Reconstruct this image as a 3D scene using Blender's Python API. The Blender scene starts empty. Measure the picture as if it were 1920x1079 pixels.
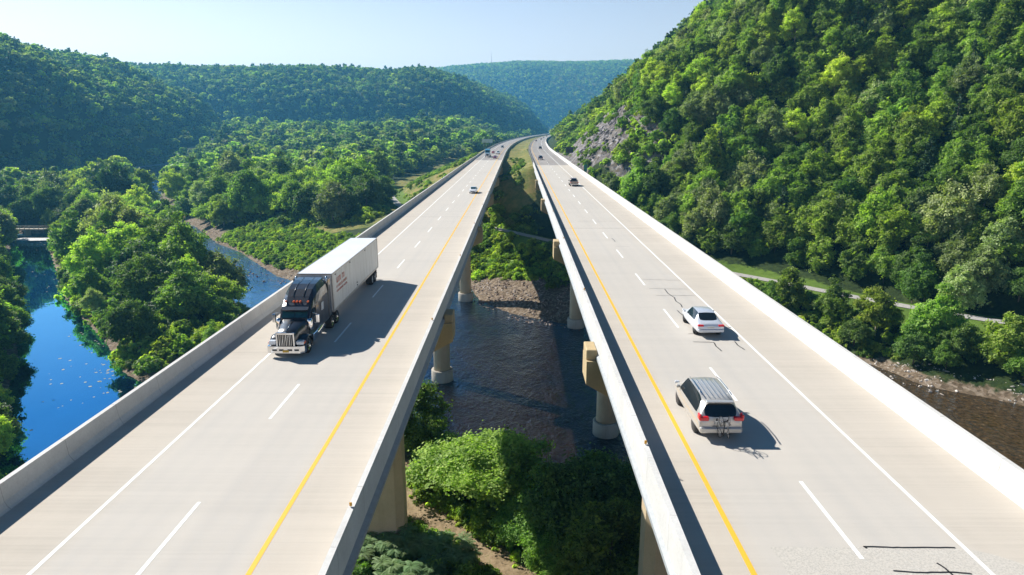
import bpy, math, random, bmesh
import numpy as np
from mathutils import Vector, Matrix
R = math.radians
scene = bpy.context.scene
COL = scene.collection
rng = np.random.default_rng(7)
random.seed(7)

# ------------------------------------------------------------------ helpers
def link(o, parent=None):
    COL.objects.link(o)
    if parent is not None:
        o.parent = parent
    return o

def tag(o, label=None, cat=None, group=None, kind=None):
    if label: o['label'] = label
    if cat: o['category'] = cat
    if group: o['group'] = group
    if kind: o['kind'] = kind
    return o

def empty(name, loc=(0, 0, 0), rz=0.0, parent=None):
    o = bpy.data.objects.new(name, None)
    o.empty_display_size = 0.3
    o.location = loc
    o.rotation_euler = (0, 0, rz)
    return link(o, parent)

def copy_tree(o, parent=None):
    c = o.copy()
    link(c)
    c.parent = parent
    for ch in list(o.children):
        copy_tree(ch, c)
    return c

class MB:
    """collects verts / faces into one mesh"""
    def __init__(s):
        s.v = []; s.f = []; s.sm = []
    def add(s, vs, fs, smooth=False):
        n = len(s.v)
        s.v += [tuple(p) for p in vs]
        s.f += [tuple(i + n for i in f) for f in fs]
        s.sm += [smooth] * len(fs)
        return s
    def box(s, x0, x1, y0, y1, z0, z1):
        vs = [(x, y, z) for z in (z0, z1) for y in (y0, y1) for x in (x0, x1)]
        return s.add(vs, [(0, 2, 3, 1), (4, 5, 7, 6), (0, 1, 5, 4), (2, 6, 7, 3), (0, 4, 6, 2), (1, 3, 7, 5)])
    def rbox(s, x0, x1, y0, y1, z0, z1, b=0.03):
        """box with chamfered vertical and horizontal edges"""
        xs = (x0, x0 + b, x1 - b, x1)
        ring = lambda e: [(x0 + b, y0 + e), (x1 - b, y0 + e), (x1 - e, y0 + b), (x1 - e, y1 - b), (x1 - b, y1 - e), (x0 + b, y1 - e), (x0 + e, y1 - b), (x0 + e, y0 + b)]
        r0 = [(x0 + b, y0 + b), (x1 - b, y0 + b), (x1 - b, y0 + b), (x1 - b, y1 - b), (x1 - b, y1 - b), (x0 + b, y1 - b), (x0 + b, y1 - b), (x0 + b, y0 + b)]
        vs = []
        for rr, z in ((r0, z0), (ring(0), z0 + b), (ring(0), z1 - b), (r0, z1)):
            vs += [(p[0], p[1], z) for p in rr]
        fs = []
        for k in range(3):
            for i in range(8):
                j = (i + 1) % 8
                fs.append((k * 8 + i, k * 8 + j, k * 8 + 8 + j, k * 8 + 8 + i))
        fs.append(tuple(range(7, -1, -1))); fs.append(tuple(range(24, 32)))
        return s.add(vs, fs)
    def tube(s, pts, rad, n=8, cap=True, smooth=True):
        pts = [Vector(p) for p in pts]
        if not hasattr(rad, '__len__'): rad = [rad] * len(pts)
        vs = []
        for i, p in enumerate(pts):
            d = (pts[min(i + 1, len(pts) - 1)] - pts[max(i - 1, 0)]).normalized()
            a = d.cross(Vector((0, 0, 1)))
            if a.length < 1e-3: a = d.cross(Vector((1, 0, 0)))
            a.normalize(); b = d.cross(a)
            for k in range(n):
                t = 2 * math.pi * k / n
                vs.append(p + (a * math.cos(t) + b * math.sin(t)) * rad[i])
        fs = []
        for i in range(len(pts) - 1):
            for k in range(n):
                j = (k + 1) % n
                fs.append((i * n + k, i * n + n + k, i * n + n + j, i * n + j))
        s.add(vs, fs, smooth)
        if cap:
            m = len(s.v) - len(vs)
            s.f.append(tuple(m + k for k in range(n))); s.sm.append(False)
            e = m + (len(pts) - 1) * n
            s.f.append(tuple(e + k for k in reversed(range(n)))); s.sm.append(False)
        return s
    def lathe(s, prof, axis='z', c=(0, 0, 0), n=24, smooth=True):
        vs = []
        for r, h in prof:
            for k in range(n):
                t = 2 * math.pi * k / n
                if axis == 'z': p = (c[0] + r * math.cos(t), c[1] + r * math.sin(t), c[2] + h)
                elif axis == 'x': p = (c[0] + h, c[1] + r * math.cos(t), c[2] + r * math.sin(t))
                else: p = (c[0] + r * math.sin(t), c[1] + h, c[2] + r * math.cos(t))
                vs.append(p)
        fs = []
        for i in range(len(prof) - 1):
            for k in range(n):
                j = (k + 1) % n
                fs.append((i * n + k, i * n + j, i * n + n + j, i * n + n + k))
        return s.add(vs, fs, smooth)
    def sweep(s, prof, path, closed=True, smooth=False, capends=True):
        """prof: list of (x,z) offsets; path: list of (x,y,z) frames sections perpendicular to the run in plan"""
        n = len(prof); vs = []
        for i, p in enumerate(path):
            q0 = path[max(i - 1, 0)]; q1 = path[min(i + 1, len(path) - 1)]
            dx, dy = q1[0] - q0[0], q1[1] - q0[1]
            L = math.hypot(dx, dy) or 1
            nx, ny = dy / L, -dx / L
            for (a, z) in prof:
                vs.append((p[0] + nx * a, p[1] + ny * a, p[2] + z))
        fs = []
        m = n if closed else n - 1
        for i in range(len(path) - 1):
            for k in range(m):
                j = (k + 1) % n
                fs.append((i * n + k, i * n + j, i * n + n + j, i * n + n + k))
        if capends and closed:
            fs.append(tuple(reversed(range(n)))); e = (len(path) - 1) * n
            fs.append(tuple(e + k for k in range(n)))
        return s.add(vs, fs, smooth)
    def build(s, name, mat, parent=None, fixn=True):
        me = bpy.data.meshes.new(name)
        me.from_pydata(s.v, [], s.f)
        me.polygons.foreach_set('use_smooth', s.sm)
        if fixn:
            bm = bmesh.new(); bm.from_mesh(me)
            bmesh.ops.recalc_face_normals(bm, faces=bm.faces)
            bm.to_mesh(me); bm.free()
        me.update()
        if mat is not None: me.materials.append(mat)
        return link(bpy.data.objects.new(name, me), parent)

# ------------------------------------------------------------------ materials
def newmat(name):
    m = bpy.data.materials.new(name); m.use_nodes = True
    nt = m.node_tree
    return m, nt, nt.nodes['Principled BSDF'], nt.nodes['Material Output']

def nd(nt, t, **kw):
    n = nt.nodes.new(t)
    for k, v in kw.items(): setattr(n, k, v)
    return n

def noise(nt, scale, vec=None, detail=4, rough=0.55, dim='3D'):
    n = nd(nt, 'ShaderNodeTexNoise'); n.inputs['Scale'].default_value = scale
    n.inputs['Detail'].default_value = detail; n.inputs['Roughness'].default_value = rough
    if vec is not None: nt.links.new(vec, n.inputs['Vector'])
    return n.outputs['Fac']

def coords(nt, scale=(1, 1, 1), rot=(0, 0, 0), which='Object'):
    tc = nd(nt, 'ShaderNodeTexCoord'); mp = nd(nt, 'ShaderNodeMapping')
    mp.inputs['Scale'].default_value = scale; mp.inputs['Rotation'].default_value = rot
    nt.links.new(tc.outputs[which], mp.inputs['Vector'])
    return mp.outputs['Vector']

def ramp(nt, fac, stops, interp='LINEAR'):
    r = nd(nt, 'ShaderNodeValToRGB'); r.color_ramp.interpolation = interp
    els = r.color_ramp.elements
    while len(els) < len(stops): els.new(0.5)
    for e, (p, c) in zip(els, stops):
        e.position = p; e.color = (c[0], c[1], c[2], 1) if hasattr(c, '__len__') else (c, c, c, 1)
    nt.links.new(fac, r.inputs['Fac'])
    return r.outputs['Color']

def mixc(nt, fac, a, b, mode='MIX'):
    m = nd(nt, 'ShaderNodeMix', data_type='RGBA', blend_type=mode)
    for i, v in ((0, fac), (6, a), (7, b)):
        if isinstance(v, (int, float)): m.inputs[i].default_value = v
        elif isinstance(v, tuple): m.inputs[i].default_value = (v[0], v[1], v[2], 1)
        else: nt.links.new(v, m.inputs[i])
    return m.outputs[2]

def mth(nt, op, a, b=0.0, clamp=False):
    m = nd(nt, 'ShaderNodeMath', operation=op); m.use_clamp = clamp
    for i, v in enumerate((a, b)):
        if isinstance(v, (int, float)): m.inputs[i].default_value = v
        else: nt.links.new(v, m.inputs[i])
    return m.outputs[0]

def bump(nt, bsdf, h, strength=0.3, dist=0.05):
    b = nd(nt, 'ShaderNodeBump'); b.inputs['Strength'].default_value = strength; b.inputs['Distance'].default_value = dist
    nt.links.new(h, b.inputs['Height']); nt.links.new(b.outputs['Normal'], bsdf.inputs['Normal'])

def simple(name, col, rough=0.5, metal=0.0, var=0.12, scale=3.0, coat=0.0, spec=0.5, emit=None):
    m, nt, b, o = newmat(name)
    v = noise(nt, scale, coords(nt), 5)
    c = ramp(nt, v, [(0.3, tuple(x * (1 - var) for x in col)), (0.7, tuple(min(1, x * (1 + var)) for x in col))])
    nt.links.new(c, b.inputs['Base Color'])
    b.inputs['Roughness'].default_value = rough; b.inputs['Metallic'].default_value = metal
    b.inputs['Coat Weight'].default_value = coat; b.inputs['Coat Roughness'].default_value = 0.05
    b.inputs['Specular IOR Level'].default_value = spec
    return m

def attr(nt, name):
    a = nd(nt, 'ShaderNodeAttribute'); a.attribute_name = name
    return a

# ------------------------------------------------------------------ layout (metres; water level z = 0, X right, Y ahead)
ZL, ZR = 29.35, 30.6            # road surfaces of the two carriageways
HWL, HWR = 6.75, 6.4            # half deck widths
def XL(y):
    y = np.asarray(y, float)
    return np.where(y < 350, -13.2, np.where(y < 1200, -13.2 + 6.5e-5 * (y - 350) ** 2, 33.76 + .1105 * (y - 1200)))
def XR(y):
    y = np.asarray(y, float)
    return np.where(y < 300, 11.85 + 0.005 * y, 11.85 + 0.005 * y + 5.6e-5 * (y - 300) ** 2 * np.clip((y - 300) / 200, 0, 1))
L_END, R_END = 306.0, 243.0

RIVER = [(-345, 690), (-285, 540), (-263, 490), (-230, 421), (-181, 340), (-145, 293), (-116, 250), (-99, 231), (-91, 219), (-73, 193.5), (-63, 184),
         (-48, 185), (-19, 190), (-13.5, 183), (-9.5, 165), (-1, 152.5), (8.5, 146), (27, 136), (48, 127), (68.5, 117.6), (72, 107), (79, 102.4), (83, 99),
         (97, 92), (150, 64), (260, 10), (260, -60), (120, -10), (66, 40), (32, 56), (14.5, 67.6), (2, 74.6), (-7, 80), (-15, 89), (-40, 80), (-54, 66),
         (-63, 66), (-84, 98), (-98, 120), (-126, 156), (-204, 257), (-216, 273), (-199, 275), (-172, 236), (-119, 166), (-102, 147), (-87, 131), (-72, 112.5),
         (-65, 107), (-56, 116), (-60, 138), (-80, 175), (-105, 211), (-131, 254), (-172, 315), (-222, 388), (-266, 445), (-294, 500), (-322, 545), (-370, 690)]
ISLAND_IN = [(-199, 275), (-172, 236), (-119, 166), (-102, 147), (-87, 131), (-72, 112.5), (-65, 107), (-56, 116), (-60, 138), (-80, 175), (-105, 211), (-131, 254), (-172, 315), (-205, 330)]
PATH = [(-98, 470, 14), (-86, 415, 12), (-73.7, 372.6, 11), (-60, 315, 11), (-50, 280, 11), (-30, 247, 11), (-11.5, 222.6, 11), (-1.3, 209.7, 11), (11.4, 190.5, 11),
        (30, 177, 9.8), (55.6, 161, 8), (61, 154, 8), (66.5, 148.4, 8), (70.6, 141.4, 8), (83.5, 127.5, 8), (91, 119.7, 8), (95, 117, 8), (120, 101, 8), (180, 66, 8)]
TOE = [(300, 0), (175, 79), (125, 107), (101, 124), (88, 136), (77, 150), (69, 159), (60, 168), (42, 184), (33, 205), (28, 225), (24.5, 243)]
TOE += [(float(XR(y)) + 9.5, y) for y in list(range(260, 600, 40)) + list(range(600, 1500, 100))]
HILL_R = TOE + [(float(XR(1400)) + 200, 2100), (3500, 2400), (3500, -800), (300, -300)]
HILL1 = [(-2600, 60), (-700, 60), (-345, 330), (-352, 520), (-372, 700), (-388, 860), (-402, 960), (-520, 1090), (-900, 1350), (-2600, 1600)]
HILL2 = [(-2600, 700), (-1000, 1010), (-560, 1090), (-300, 1120), (-110, 1160), (-45, 1230), (8, 1400), (50, 1650), (85, 1950), (108, 2200), (90, 2400), (-2600, 2600)]
HILL3 = [(-3500, 2400), (-1500, 2420), (0, 2560), (500, 2600), (1500, 2500), (4500, 2300), (4500, 5200), (-3500, 5200)]

def segd(X, Y, P, close=False):
    P = np.asarray([p[:2] for p in P], float)
    if close: P = np.vstack([P, P[:1]])
    best = np.full(X.shape, 1e9)
    for a, b in zip(P[:-1], P[1:]):
        d = b - a; L = (d ** 2).sum()
        t = np.clip(((X - a[0]) * d[0] + (Y - a[1]) * d[1]) / L, 0, 1)
        best = np.minimum(best, np.hypot(X - a[0] - t * d[0], Y - a[1] - t * d[1]))
    return best

def inside(X, Y, P):
    P = np.asarray([p[:2] for p in P], float); c = np.zeros(X.shape, bool)
    for a, b in zip(P, np.roll(P, -1, axis=0)):
        k = (a[1] > Y) != (b[1] > Y)
        with np.errstate(divide='ignore', invalid='ignore'):
            xi = (b[0] - a[0]) * (Y - a[1]) / (b[1] - a[1]) + a[0]
        c ^= k & (X < xi)
    return c

def sdist(X, Y, P):
    d = segd(X, Y, P, True)
    return np.where(inside(X, Y, P), d, -d)      # positive inside

def pathz(X, Y):
    best = np.full(X.shape, 1e9); z = np.zeros(X.shape)
    for a, b in zip(PATH[:-1], PATH[1:]):
        dx, dy = b[0] - a[0], b[1] - a[1]; L = dx * dx + dy * dy
        t = np.clip(((X - a[0]) * dx + (Y - a[1]) * dy) / L, 0, 1)
        d = np.hypot(X - a[0] - t * dx, Y - a[1] - t * dy)
        k = d < best
        best = np.where(k, d, best); z = np.where(k, a[2] + t * (b[2] - a[2]), z)
    return best, z

def sst(a, b, x):
    t = np.clip((x - a) / (b - a), 0, 1)
    return t * t * (3 - 2 * t)

_lat = np.random.default_rng(3).random((64, 64))
def vn(X, Y, s):
    """smooth value noise 0..1 with cell size s"""
    x = X / s; y = Y / s
    i = np.floor(x).astype(int); j = np.floor(y).astype(int)
    fx = x - i; fy = y - j
    fx = fx * fx * (3 - 2 * fx); fy = fy * fy * (3 - 2 * fy)
    g = lambda a, b: _lat[a % 64, b % 64]
    return (g(i, j) * (1 - fx) + g(i + 1, j) * fx) * (1 - fy) + (g(i, j + 1) * (1 - fx) + g(i + 1, j + 1) * fx) * fy

MED_Y = [150, 232, 243, 260, 288, 308, 2500]
MED_Z = [0, 9.5, 13.7, 19.7, 25.6, 28.6, 28.6]

def terrain(X, Y, full=False):
    X = np.asarray(X, float); Y = np.asarray(Y, float)
    dw = -sdist(X, Y, RIVER)                          # + on land
    n1 = vn(X, Y, 37.) - .5; n2 = vn(X + 91, Y + 17, 11.) - .5; n3 = vn(X + 5, Y + 7, 4.) - .5
    h = np.where(dw > 0, np.minimum(dw * .42, 3.2 + n1 * 1.6), np.maximum(dw * .22, -2.2))
    isl = inside(X, Y, ISLAND_IN)
    # rising terrace north-east of the river
    ne = (dw > 0) & ~isl & (Y > 110) & (X > -260)
    ter = np.clip((dw - 9) / 34, 0, 1) * 7.5 * sst(-230, -95, X)
    h = h + np.where(ne & (Y > 150 - X * .6), ter, 0)
    far = np.where(X < 60, sst(430, 1000, Y) * 34, 0) * np.clip(dw / 40, 0, 1)
    h = h + far * sst(14, 110, XL(Y) - X)
    dl = np.where(X < -150, sst(-330, -520, X) * 6, 0); h = h + dl
    xl = XL(Y); xr = XR(Y)
    med = np.interp(Y, MED_Y, MED_Z)
    em = med - .42 * np.maximum(0, (xl - 7.5) - X) - 0.5 * np.maximum(0, X - (xr + 12))
    emL = ZL - .45 - .42 * np.maximum(0, np.abs(X - xl) - 8.4) - .9 * np.maximum(0, L_END + 1 - Y)
    emR = ZR - .45 - .55 * np.maximum(0, np.abs(X - xr) - 8.2) - .9 * np.maximum(0, R_END + 1 - Y)
    emb = np.maximum(np.maximum(em, emL), emR)
    emb = np.where((Y > 205) & (Y < 2330), emb + n2 * .5, -50)
    roadish = ((np.abs(X - xl) < 8) & (Y > L_END) | (np.abs(X - xr) < 7.8) & (Y > R_END)) & (Y < 2320)
    hill = sdist(X, Y, HILL_R)
    tz = 9.0 + 20.6 * sst(196, 243, Y)
    sl_ = .86 - .25 * sst(370, 600, Y)
    hr = tz + np.where(hill < 300, hill * sl_, 300 * sl_ + (hill - 300) * .03)
    hr = hr + np.clip(hill / 20, 0, 1) * (n1 * 14 + n2 * 3)
    h = np.where(hill > 0, np.maximum(h, hr), h)
    h1 = sdist(X, Y, HILL1); p1 = 8 + 113 * (1 - np.exp(-np.maximum(h1, 0) / 52)) + np.clip(h1 / 60, 0, 1) * (n1 * 16 + (vn(X, Y, 120.) - .5) * 22)
    h = np.where(h1 > 0, np.maximum(h, p1), h)
    h2 = sdist(X, Y, HILL2); p2 = 30 + 124 * (1 - np.exp(-np.maximum(h2, 0) / 82)) + np.clip(h2 / 80, 0, 1) * ((vn(X, Y, 140.) - .5) * 26 + n1 * 10)
    h = np.where(h2 > 0, np.maximum(h, p2), h)
    h3 = sdist(X, Y, HILL3); p3 = 20 + (338 + np.where(X < 0, np.maximum(X, -1500) * .10, X * .014)) * (1 - np.exp(-np.maximum(h3, 0) / 230)) + np.clip(h3 / 200, 0, 1) * (vn(X, Y, 260.) - .5) * 12
    h = np.where(h3 > 0, np.maximum(h, p3), h)
    h = np.where(emb > h, emb, h)
    dp, zp = pathz(X, Y)
    w = 1 - sst(3.0, 9.0, dp)
    h = h * (1 - w) + zp * w
    h = np.where(dw > 6, h + n3 * .5 * (1 - (dp < 5)), h)
    # keep the ground below the carriageways
    nearroad = (Y > 330) & (Y < 2330) & (X > xl - 26) & (X < xr + 9)
    lim = np.where(np.abs(X - xr) < np.abs(X - xl), ZR, ZL) - np.where(Y > 480, .9, .35) + .0 * X
    h = np.where(nearroad, np.minimum(h, lim), h)
    h = np.where(roadish, np.minimum(h, np.where(np.abs(X - xl) < 8, ZL, ZR) - .12), h)
    if full:
        return h, dict(dw=dw, isl=isl, hill=hill, h1=h1, h2=h2, h3=h3, dp=dp, emb=emb, n1=n1, n2=n2, n3=n3)
    return h
# ------------------------------------------------------------------ camera, light, sky
cam = bpy.data.cameras.new('camera'); cam.sensor_width = 36.0; cam.lens = 36.0 * 1220 / 1920
cam.clip_start = 0.5; cam.clip_end = 12000
co = link(bpy.data.objects.new('camera', cam))
pitch = math.atan(300 / 1220.)
co.location = (0, 0, 44.0)
co.rotation_euler = (math.pi / 2 - pitch, 0, math.atan(8 / 1220 * math.cos(pitch)))
scene.camera = co

tosun = Vector((-1.05, 0.68, 1.0)).normalized()
sl = bpy.data.lights.new('sun', 'SUN'); sl.energy = 5.0; sl.angle = R(0.55); sl.color = (1.0, 0.955, 0.88)
so = link(bpy.data.objects.new('sun', sl)); so.rotation_euler = tosun.to_track_quat('Z', 'Y').to_euler(); so.location = (-200, 130, 300)
w = bpy.data.worlds.new('World'); scene.world = w; w.use_nodes = True
nt = w.node_tree; bg = nt.nodes['Background']
sky = nt.nodes.new('ShaderNodeTexSky'); sky.sky_type = 'NISHITA'; sky.sun_disc = False
sky.sun_elevation = math.asin(tosun.z); sky.sun_rotation = math.atan2(tosun.x, tosun.y)
sky.altitude = 200; sky.air_density = 1.0; sky.dust_density = 0.35; sky.ozone_density = 2.5
# hazy pale horizon, deep blue overhead
tcw = nd(nt, 'ShaderNodeTexCoord'); sxw = nd(nt, 'ShaderNodeSeparateXYZ'); nt.links.new(tcw.outputs['Generated'], sxw.inputs[0])
grad = ramp(nt, sxw.outputs[2], [(0.0, (2.45, 1.55, 1.13)), (.10, (2.2, 1.43, 1.09)), (.19, (1.8, 1.26, 1.02)), (.34, (.44, .70, .88)), (.65, (.06, .19, .36)), (1.0, (.04, .13, .28))])
nt.links.new(mixc(nt, 1.0, sky.outputs[0], grad, 'MULTIPLY'), bg.inputs[0]); bg.inputs[1].default_value = 0.075
scene.view_settings.view_transform = 'Standard'; scene.view_settings.look = 'None'
scene.view_settings.exposure = 0.88; scene.view_settings.gamma = 1.0
scene.render.engine = 'CYCLES'
cy = scene.cycles
cy.max_bounces = 5; cy.diffuse_bounces = 2; cy.glossy_bounces = 3; cy.transmission_bounces = 4; cy.transparent_max_bounces = 6; cy.volume_bounces = 0
cy.use_denoising = True
cy.sample_clamp_indirect = 6.0; cy.sample_clamp_direct = 8.0
cy.use_adaptive_sampling = True; cy.adaptive_threshold = 0.015
try: cy.denoiser = 'OPENIMAGEDENOISE'
except Exception: pass

# haze: one closed box round everything
hz = MB().box(-3600, 4600, -600, 5200, -8, 480).build('haze', None)
m = bpy.data.materials.new('haze_air'); m.use_nodes = True; nt = m.node_tree
nt.nodes.remove(nt.nodes['Principled BSDF'])
pv = nd(nt, 'ShaderNodeVolumePrincipled'); pv.inputs['Color'].default_value = (0.15, 0.57, 1.0, 1)
pv.inputs['Density'].default_value = 0.00020; pv.inputs['Anisotropy'].default_value = 0.25
nt.links.new(pv.outputs[0], nt.nodes['Material Output'].inputs['Volume'])
hz.data.materials.append(m); tag(hz, 'pale blue haze over the whole valley and its far ridges', 'haze', kind='stuff')

# ------------------------------------------------------------------ ground
def axis(breaks):
    out = []
    for a, b, s in breaks:
        out += list(np.arange(a, b, s))
    out.append(breaks[-1][1])
    return np.array(out, float)
gx = axis([(-3600, -1200, 80), (-1200, -500, 25), (-500, -240, 8), (-240, -110, 4), (-110, 130, 2), (130, 240, 4), (240, 520, 10), (520, 1200, 30), (1200, 4600, 100)])
gy = axis([(-600, -60, 45), (-60, 20, 5), (20, 300, 2), (300, 480, 4), (480, 800, 9), (800, 1700, 20), (1700, 5200, 70)])
GX, GY = np.meshgrid(gx, gy)
GH, M = terrain(GX, GY, True)
nx_, ny_ = len(gx), len(gy)
gm = bpy.data.meshes.new('ground')
gm.vertices.add(nx_ * ny_)
gm.vertices.foreach_set('co', np.stack([GX, GY, GH], -1).astype(np.float32).ravel())
ii = (np.arange(ny_ - 1)[:, None] * nx_ + np.arange(nx_ - 1)[None, :]).ravel()
quads = np.stack([ii, ii + 1, ii + 1 + nx_, ii + nx_], -1)
gm.loops.add(quads.size); gm.polygons.add(len(quads))
gm.loops.foreach_set('vertex_index', quads.ravel().astype(np.int32))
gm.polygons.foreach_set('loop_start', np.arange(0, quads.size, 4, dtype=np.int32))
gm.polygons.foreach_set('use_smooth', np.ones(len(quads), bool))
gm.update(); gm.validate()

def in_poly_soft(X, Y, P, s=4.0):
    return sst(-s, s, sdist(X, Y, P))
LOWVEG = [(-125, 262), (-103, 233), (-92, 221), (-75, 196), (-60, 186), (-40, 189), (-40, 205), (-62, 224), (-80, 246), (-108, 275)]
DIRT = [(-16, 76), (-9, 72), (-7.5, 66), (-4, 60), (2, 54), (10, 46), (4, 40), (-3, 50), (-9, 56), (-15, 62)]
FIELD = [(-330, 380), (-300, 372), (-298, 420), (-330, 430)]
g_gravel = np.clip(1 - np.abs(M['dw'] - np.where(GX > 36, 1.0, 2.5)) / np.where(GX > 36, 2.6, 5.5), 0, 1)
g_gravel = np.maximum(g_gravel, (M['dw'] < 0) * np.clip(1.2 + M['dw'] / 9, 0.15, 1))
barE = in_poly_soft(GX, GY, [(-18, 192), (-14, 176), (-9, 160), (-1, 150), (12, 142), (26, 138), (20, 160), (6, 176), (-6, 190)], 5)
g_gravel = np.maximum(g_gravel, barE)
g_rock = np.where(GY > 236, np.clip((M['hill'] + 4) / 6, 0, 1) * np.clip(1 - (M['hill'] - 17 - M['n1'] * 22 - np.clip((GY - 243) / 12, 0, 9)) / 7, 0, 1) * np.clip((430 - GY) / 60, 0, 1), 0)
g_rock = np.maximum(g_rock, np.where((GY > 200) & (GY <= 240), np.clip((M['hill'] - 2) / 6, 0, 1) * np.clip(1 - (M['hill'] - 16) / 12, 0, 1) * sst(200, 236, GY), 0))
g_dry = np.where((GX > XL(GY) - 62) & (GX < XR(GY) - 7) & (GY > 228) & (M['hill'] < 0), 1.0, 0.0)
TRACK = [(-15, 76), (-13.6, 68), (-12.3, 64.6), (-6.4, 58.8), (-1.9, 54.6), (3, 50), (9, 42)]
g_dirt = np.clip(1.25 - segd(GX, GY, TRACK) / 2.6, 0, 1)
g_gravel = g_gravel * np.where((GY < 92) & (GX > -60) & (GX < 40), .25, 1.0)
g_grass = np.maximum.reduce([np.clip(1 - (M['dp'] - 4.5) / 3, 0, 1), in_poly_soft(GX, GY, LOWVEG, 5), in_poly_soft(GX, GY, FIELD, 5)])
for n_, a_ in (('gravel', g_gravel), ('rock', g_rock), ('dry', g_dry), ('dirt', g_dirt), ('lawn', g_grass)):
    at_ = gm.attributes.new('m_' + n_, 'FLOAT', 'POINT'); at_.data.foreach_set('value', a_.astype(np.float32).ravel())

m, nt, b, o = newmat('ground_cover')
v = coords(nt)
n1 = noise(nt, .05, v, 6, .6); n2 = noise(nt, .9, v, 6, .65); n3 = noise(nt, 5., v, 5, .7)
base = ramp(nt, n2, [(.3, (.012, .022, .008)), (.52, (.03, .05, .014)), (.75, (.06, .085, .025))])
def mask(name, gain=2.2, n=n2):
    a = attr(nt, 'm_' + name).outputs['Fac']
    x = mth(nt, 'ADD', a, mth(nt, 'MULTIPLY', mth(nt, 'SUBTRACT', n, .5), .9))
    return mth(nt, 'MULTIPLY', mth(nt, 'SUBTRACT', x, .35), gain * 2, True)
lawn = ramp(nt, mth(nt, 'ADD', mth(nt, 'MULTIPLY', n1, .5), mth(nt, 'MULTIPLY', n2, .5)), [(.35, (.06, .11, .018)), (.6, (.12, .19, .03)), (.75, (.20, .24, .05))])
dry = ramp(nt, mth(nt, 'ADD', mth(nt, 'MULTIPLY', noise(nt, .11, v, 5, .6), .6), mth(nt, 'MULTIPLY', n2, .4)), [(.36, (.05, .075, .02)), (.46, (.14, .16, .035)), (.56, (.26, .22, .075)), (.68, (.24, .14, .07))])
vor = nd(nt, 'ShaderNodeTexVoronoi'); vor.inputs['Scale'].default_value = 1.9; nt.links.new(v, vor.inputs['Vector'])
vor2 = nd(nt, 'ShaderNodeTexVoronoi'); vor2.inputs['Scale'].default_value = .75; nt.links.new(v, vor2.inputs['Vector'])
gravel = mixc(nt, n2, ramp(nt, vor.outputs['Color'], [(.15, (.07, .052, .035)), (.5, (.20, .15, .105)), (.85, (.40, .33, .26))]), (.13, .095, .06))
rock = mixc(nt, ramp(nt, n2, [(.45, 0), (.65, 1)]), ramp(nt, vor2.outputs['Color'], [(.2, (.07, .066, .068)), (.5, (.17, .158, .16)), (.85, (.33, .315, .32))]), (.12, .095, .06))
dirt = ramp(nt, n2, [(.3, (.17, .125, .070)), (.62, (.33, .245, .155)), (.72, (.13, .15, .05))])
c = mixc(nt, mask('dry'), base, dry)
c = mixc(nt, mask('lawn'), c, lawn)
c = mixc(nt, mask('rock'), c, rock)
c = mixc(nt, mask('gravel'), c, gravel)
c = mixc(nt, mask('dirt'), c, dirt)
nt.links.new(c, b.inputs['Base Color']); b.inputs['Roughness'].default_value = .95; b.inputs['Specular IOR Level'].default_value = .15
bump(nt, b, mth(nt, 'ADD', n3, mth(nt, 'MULTIPLY', vor.outputs['Distance'], .5)), .7, .12)
gm.materials.append(m)
ground = link(bpy.data.objects.new('ground', gm)); tag(ground, kind='structure')

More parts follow.
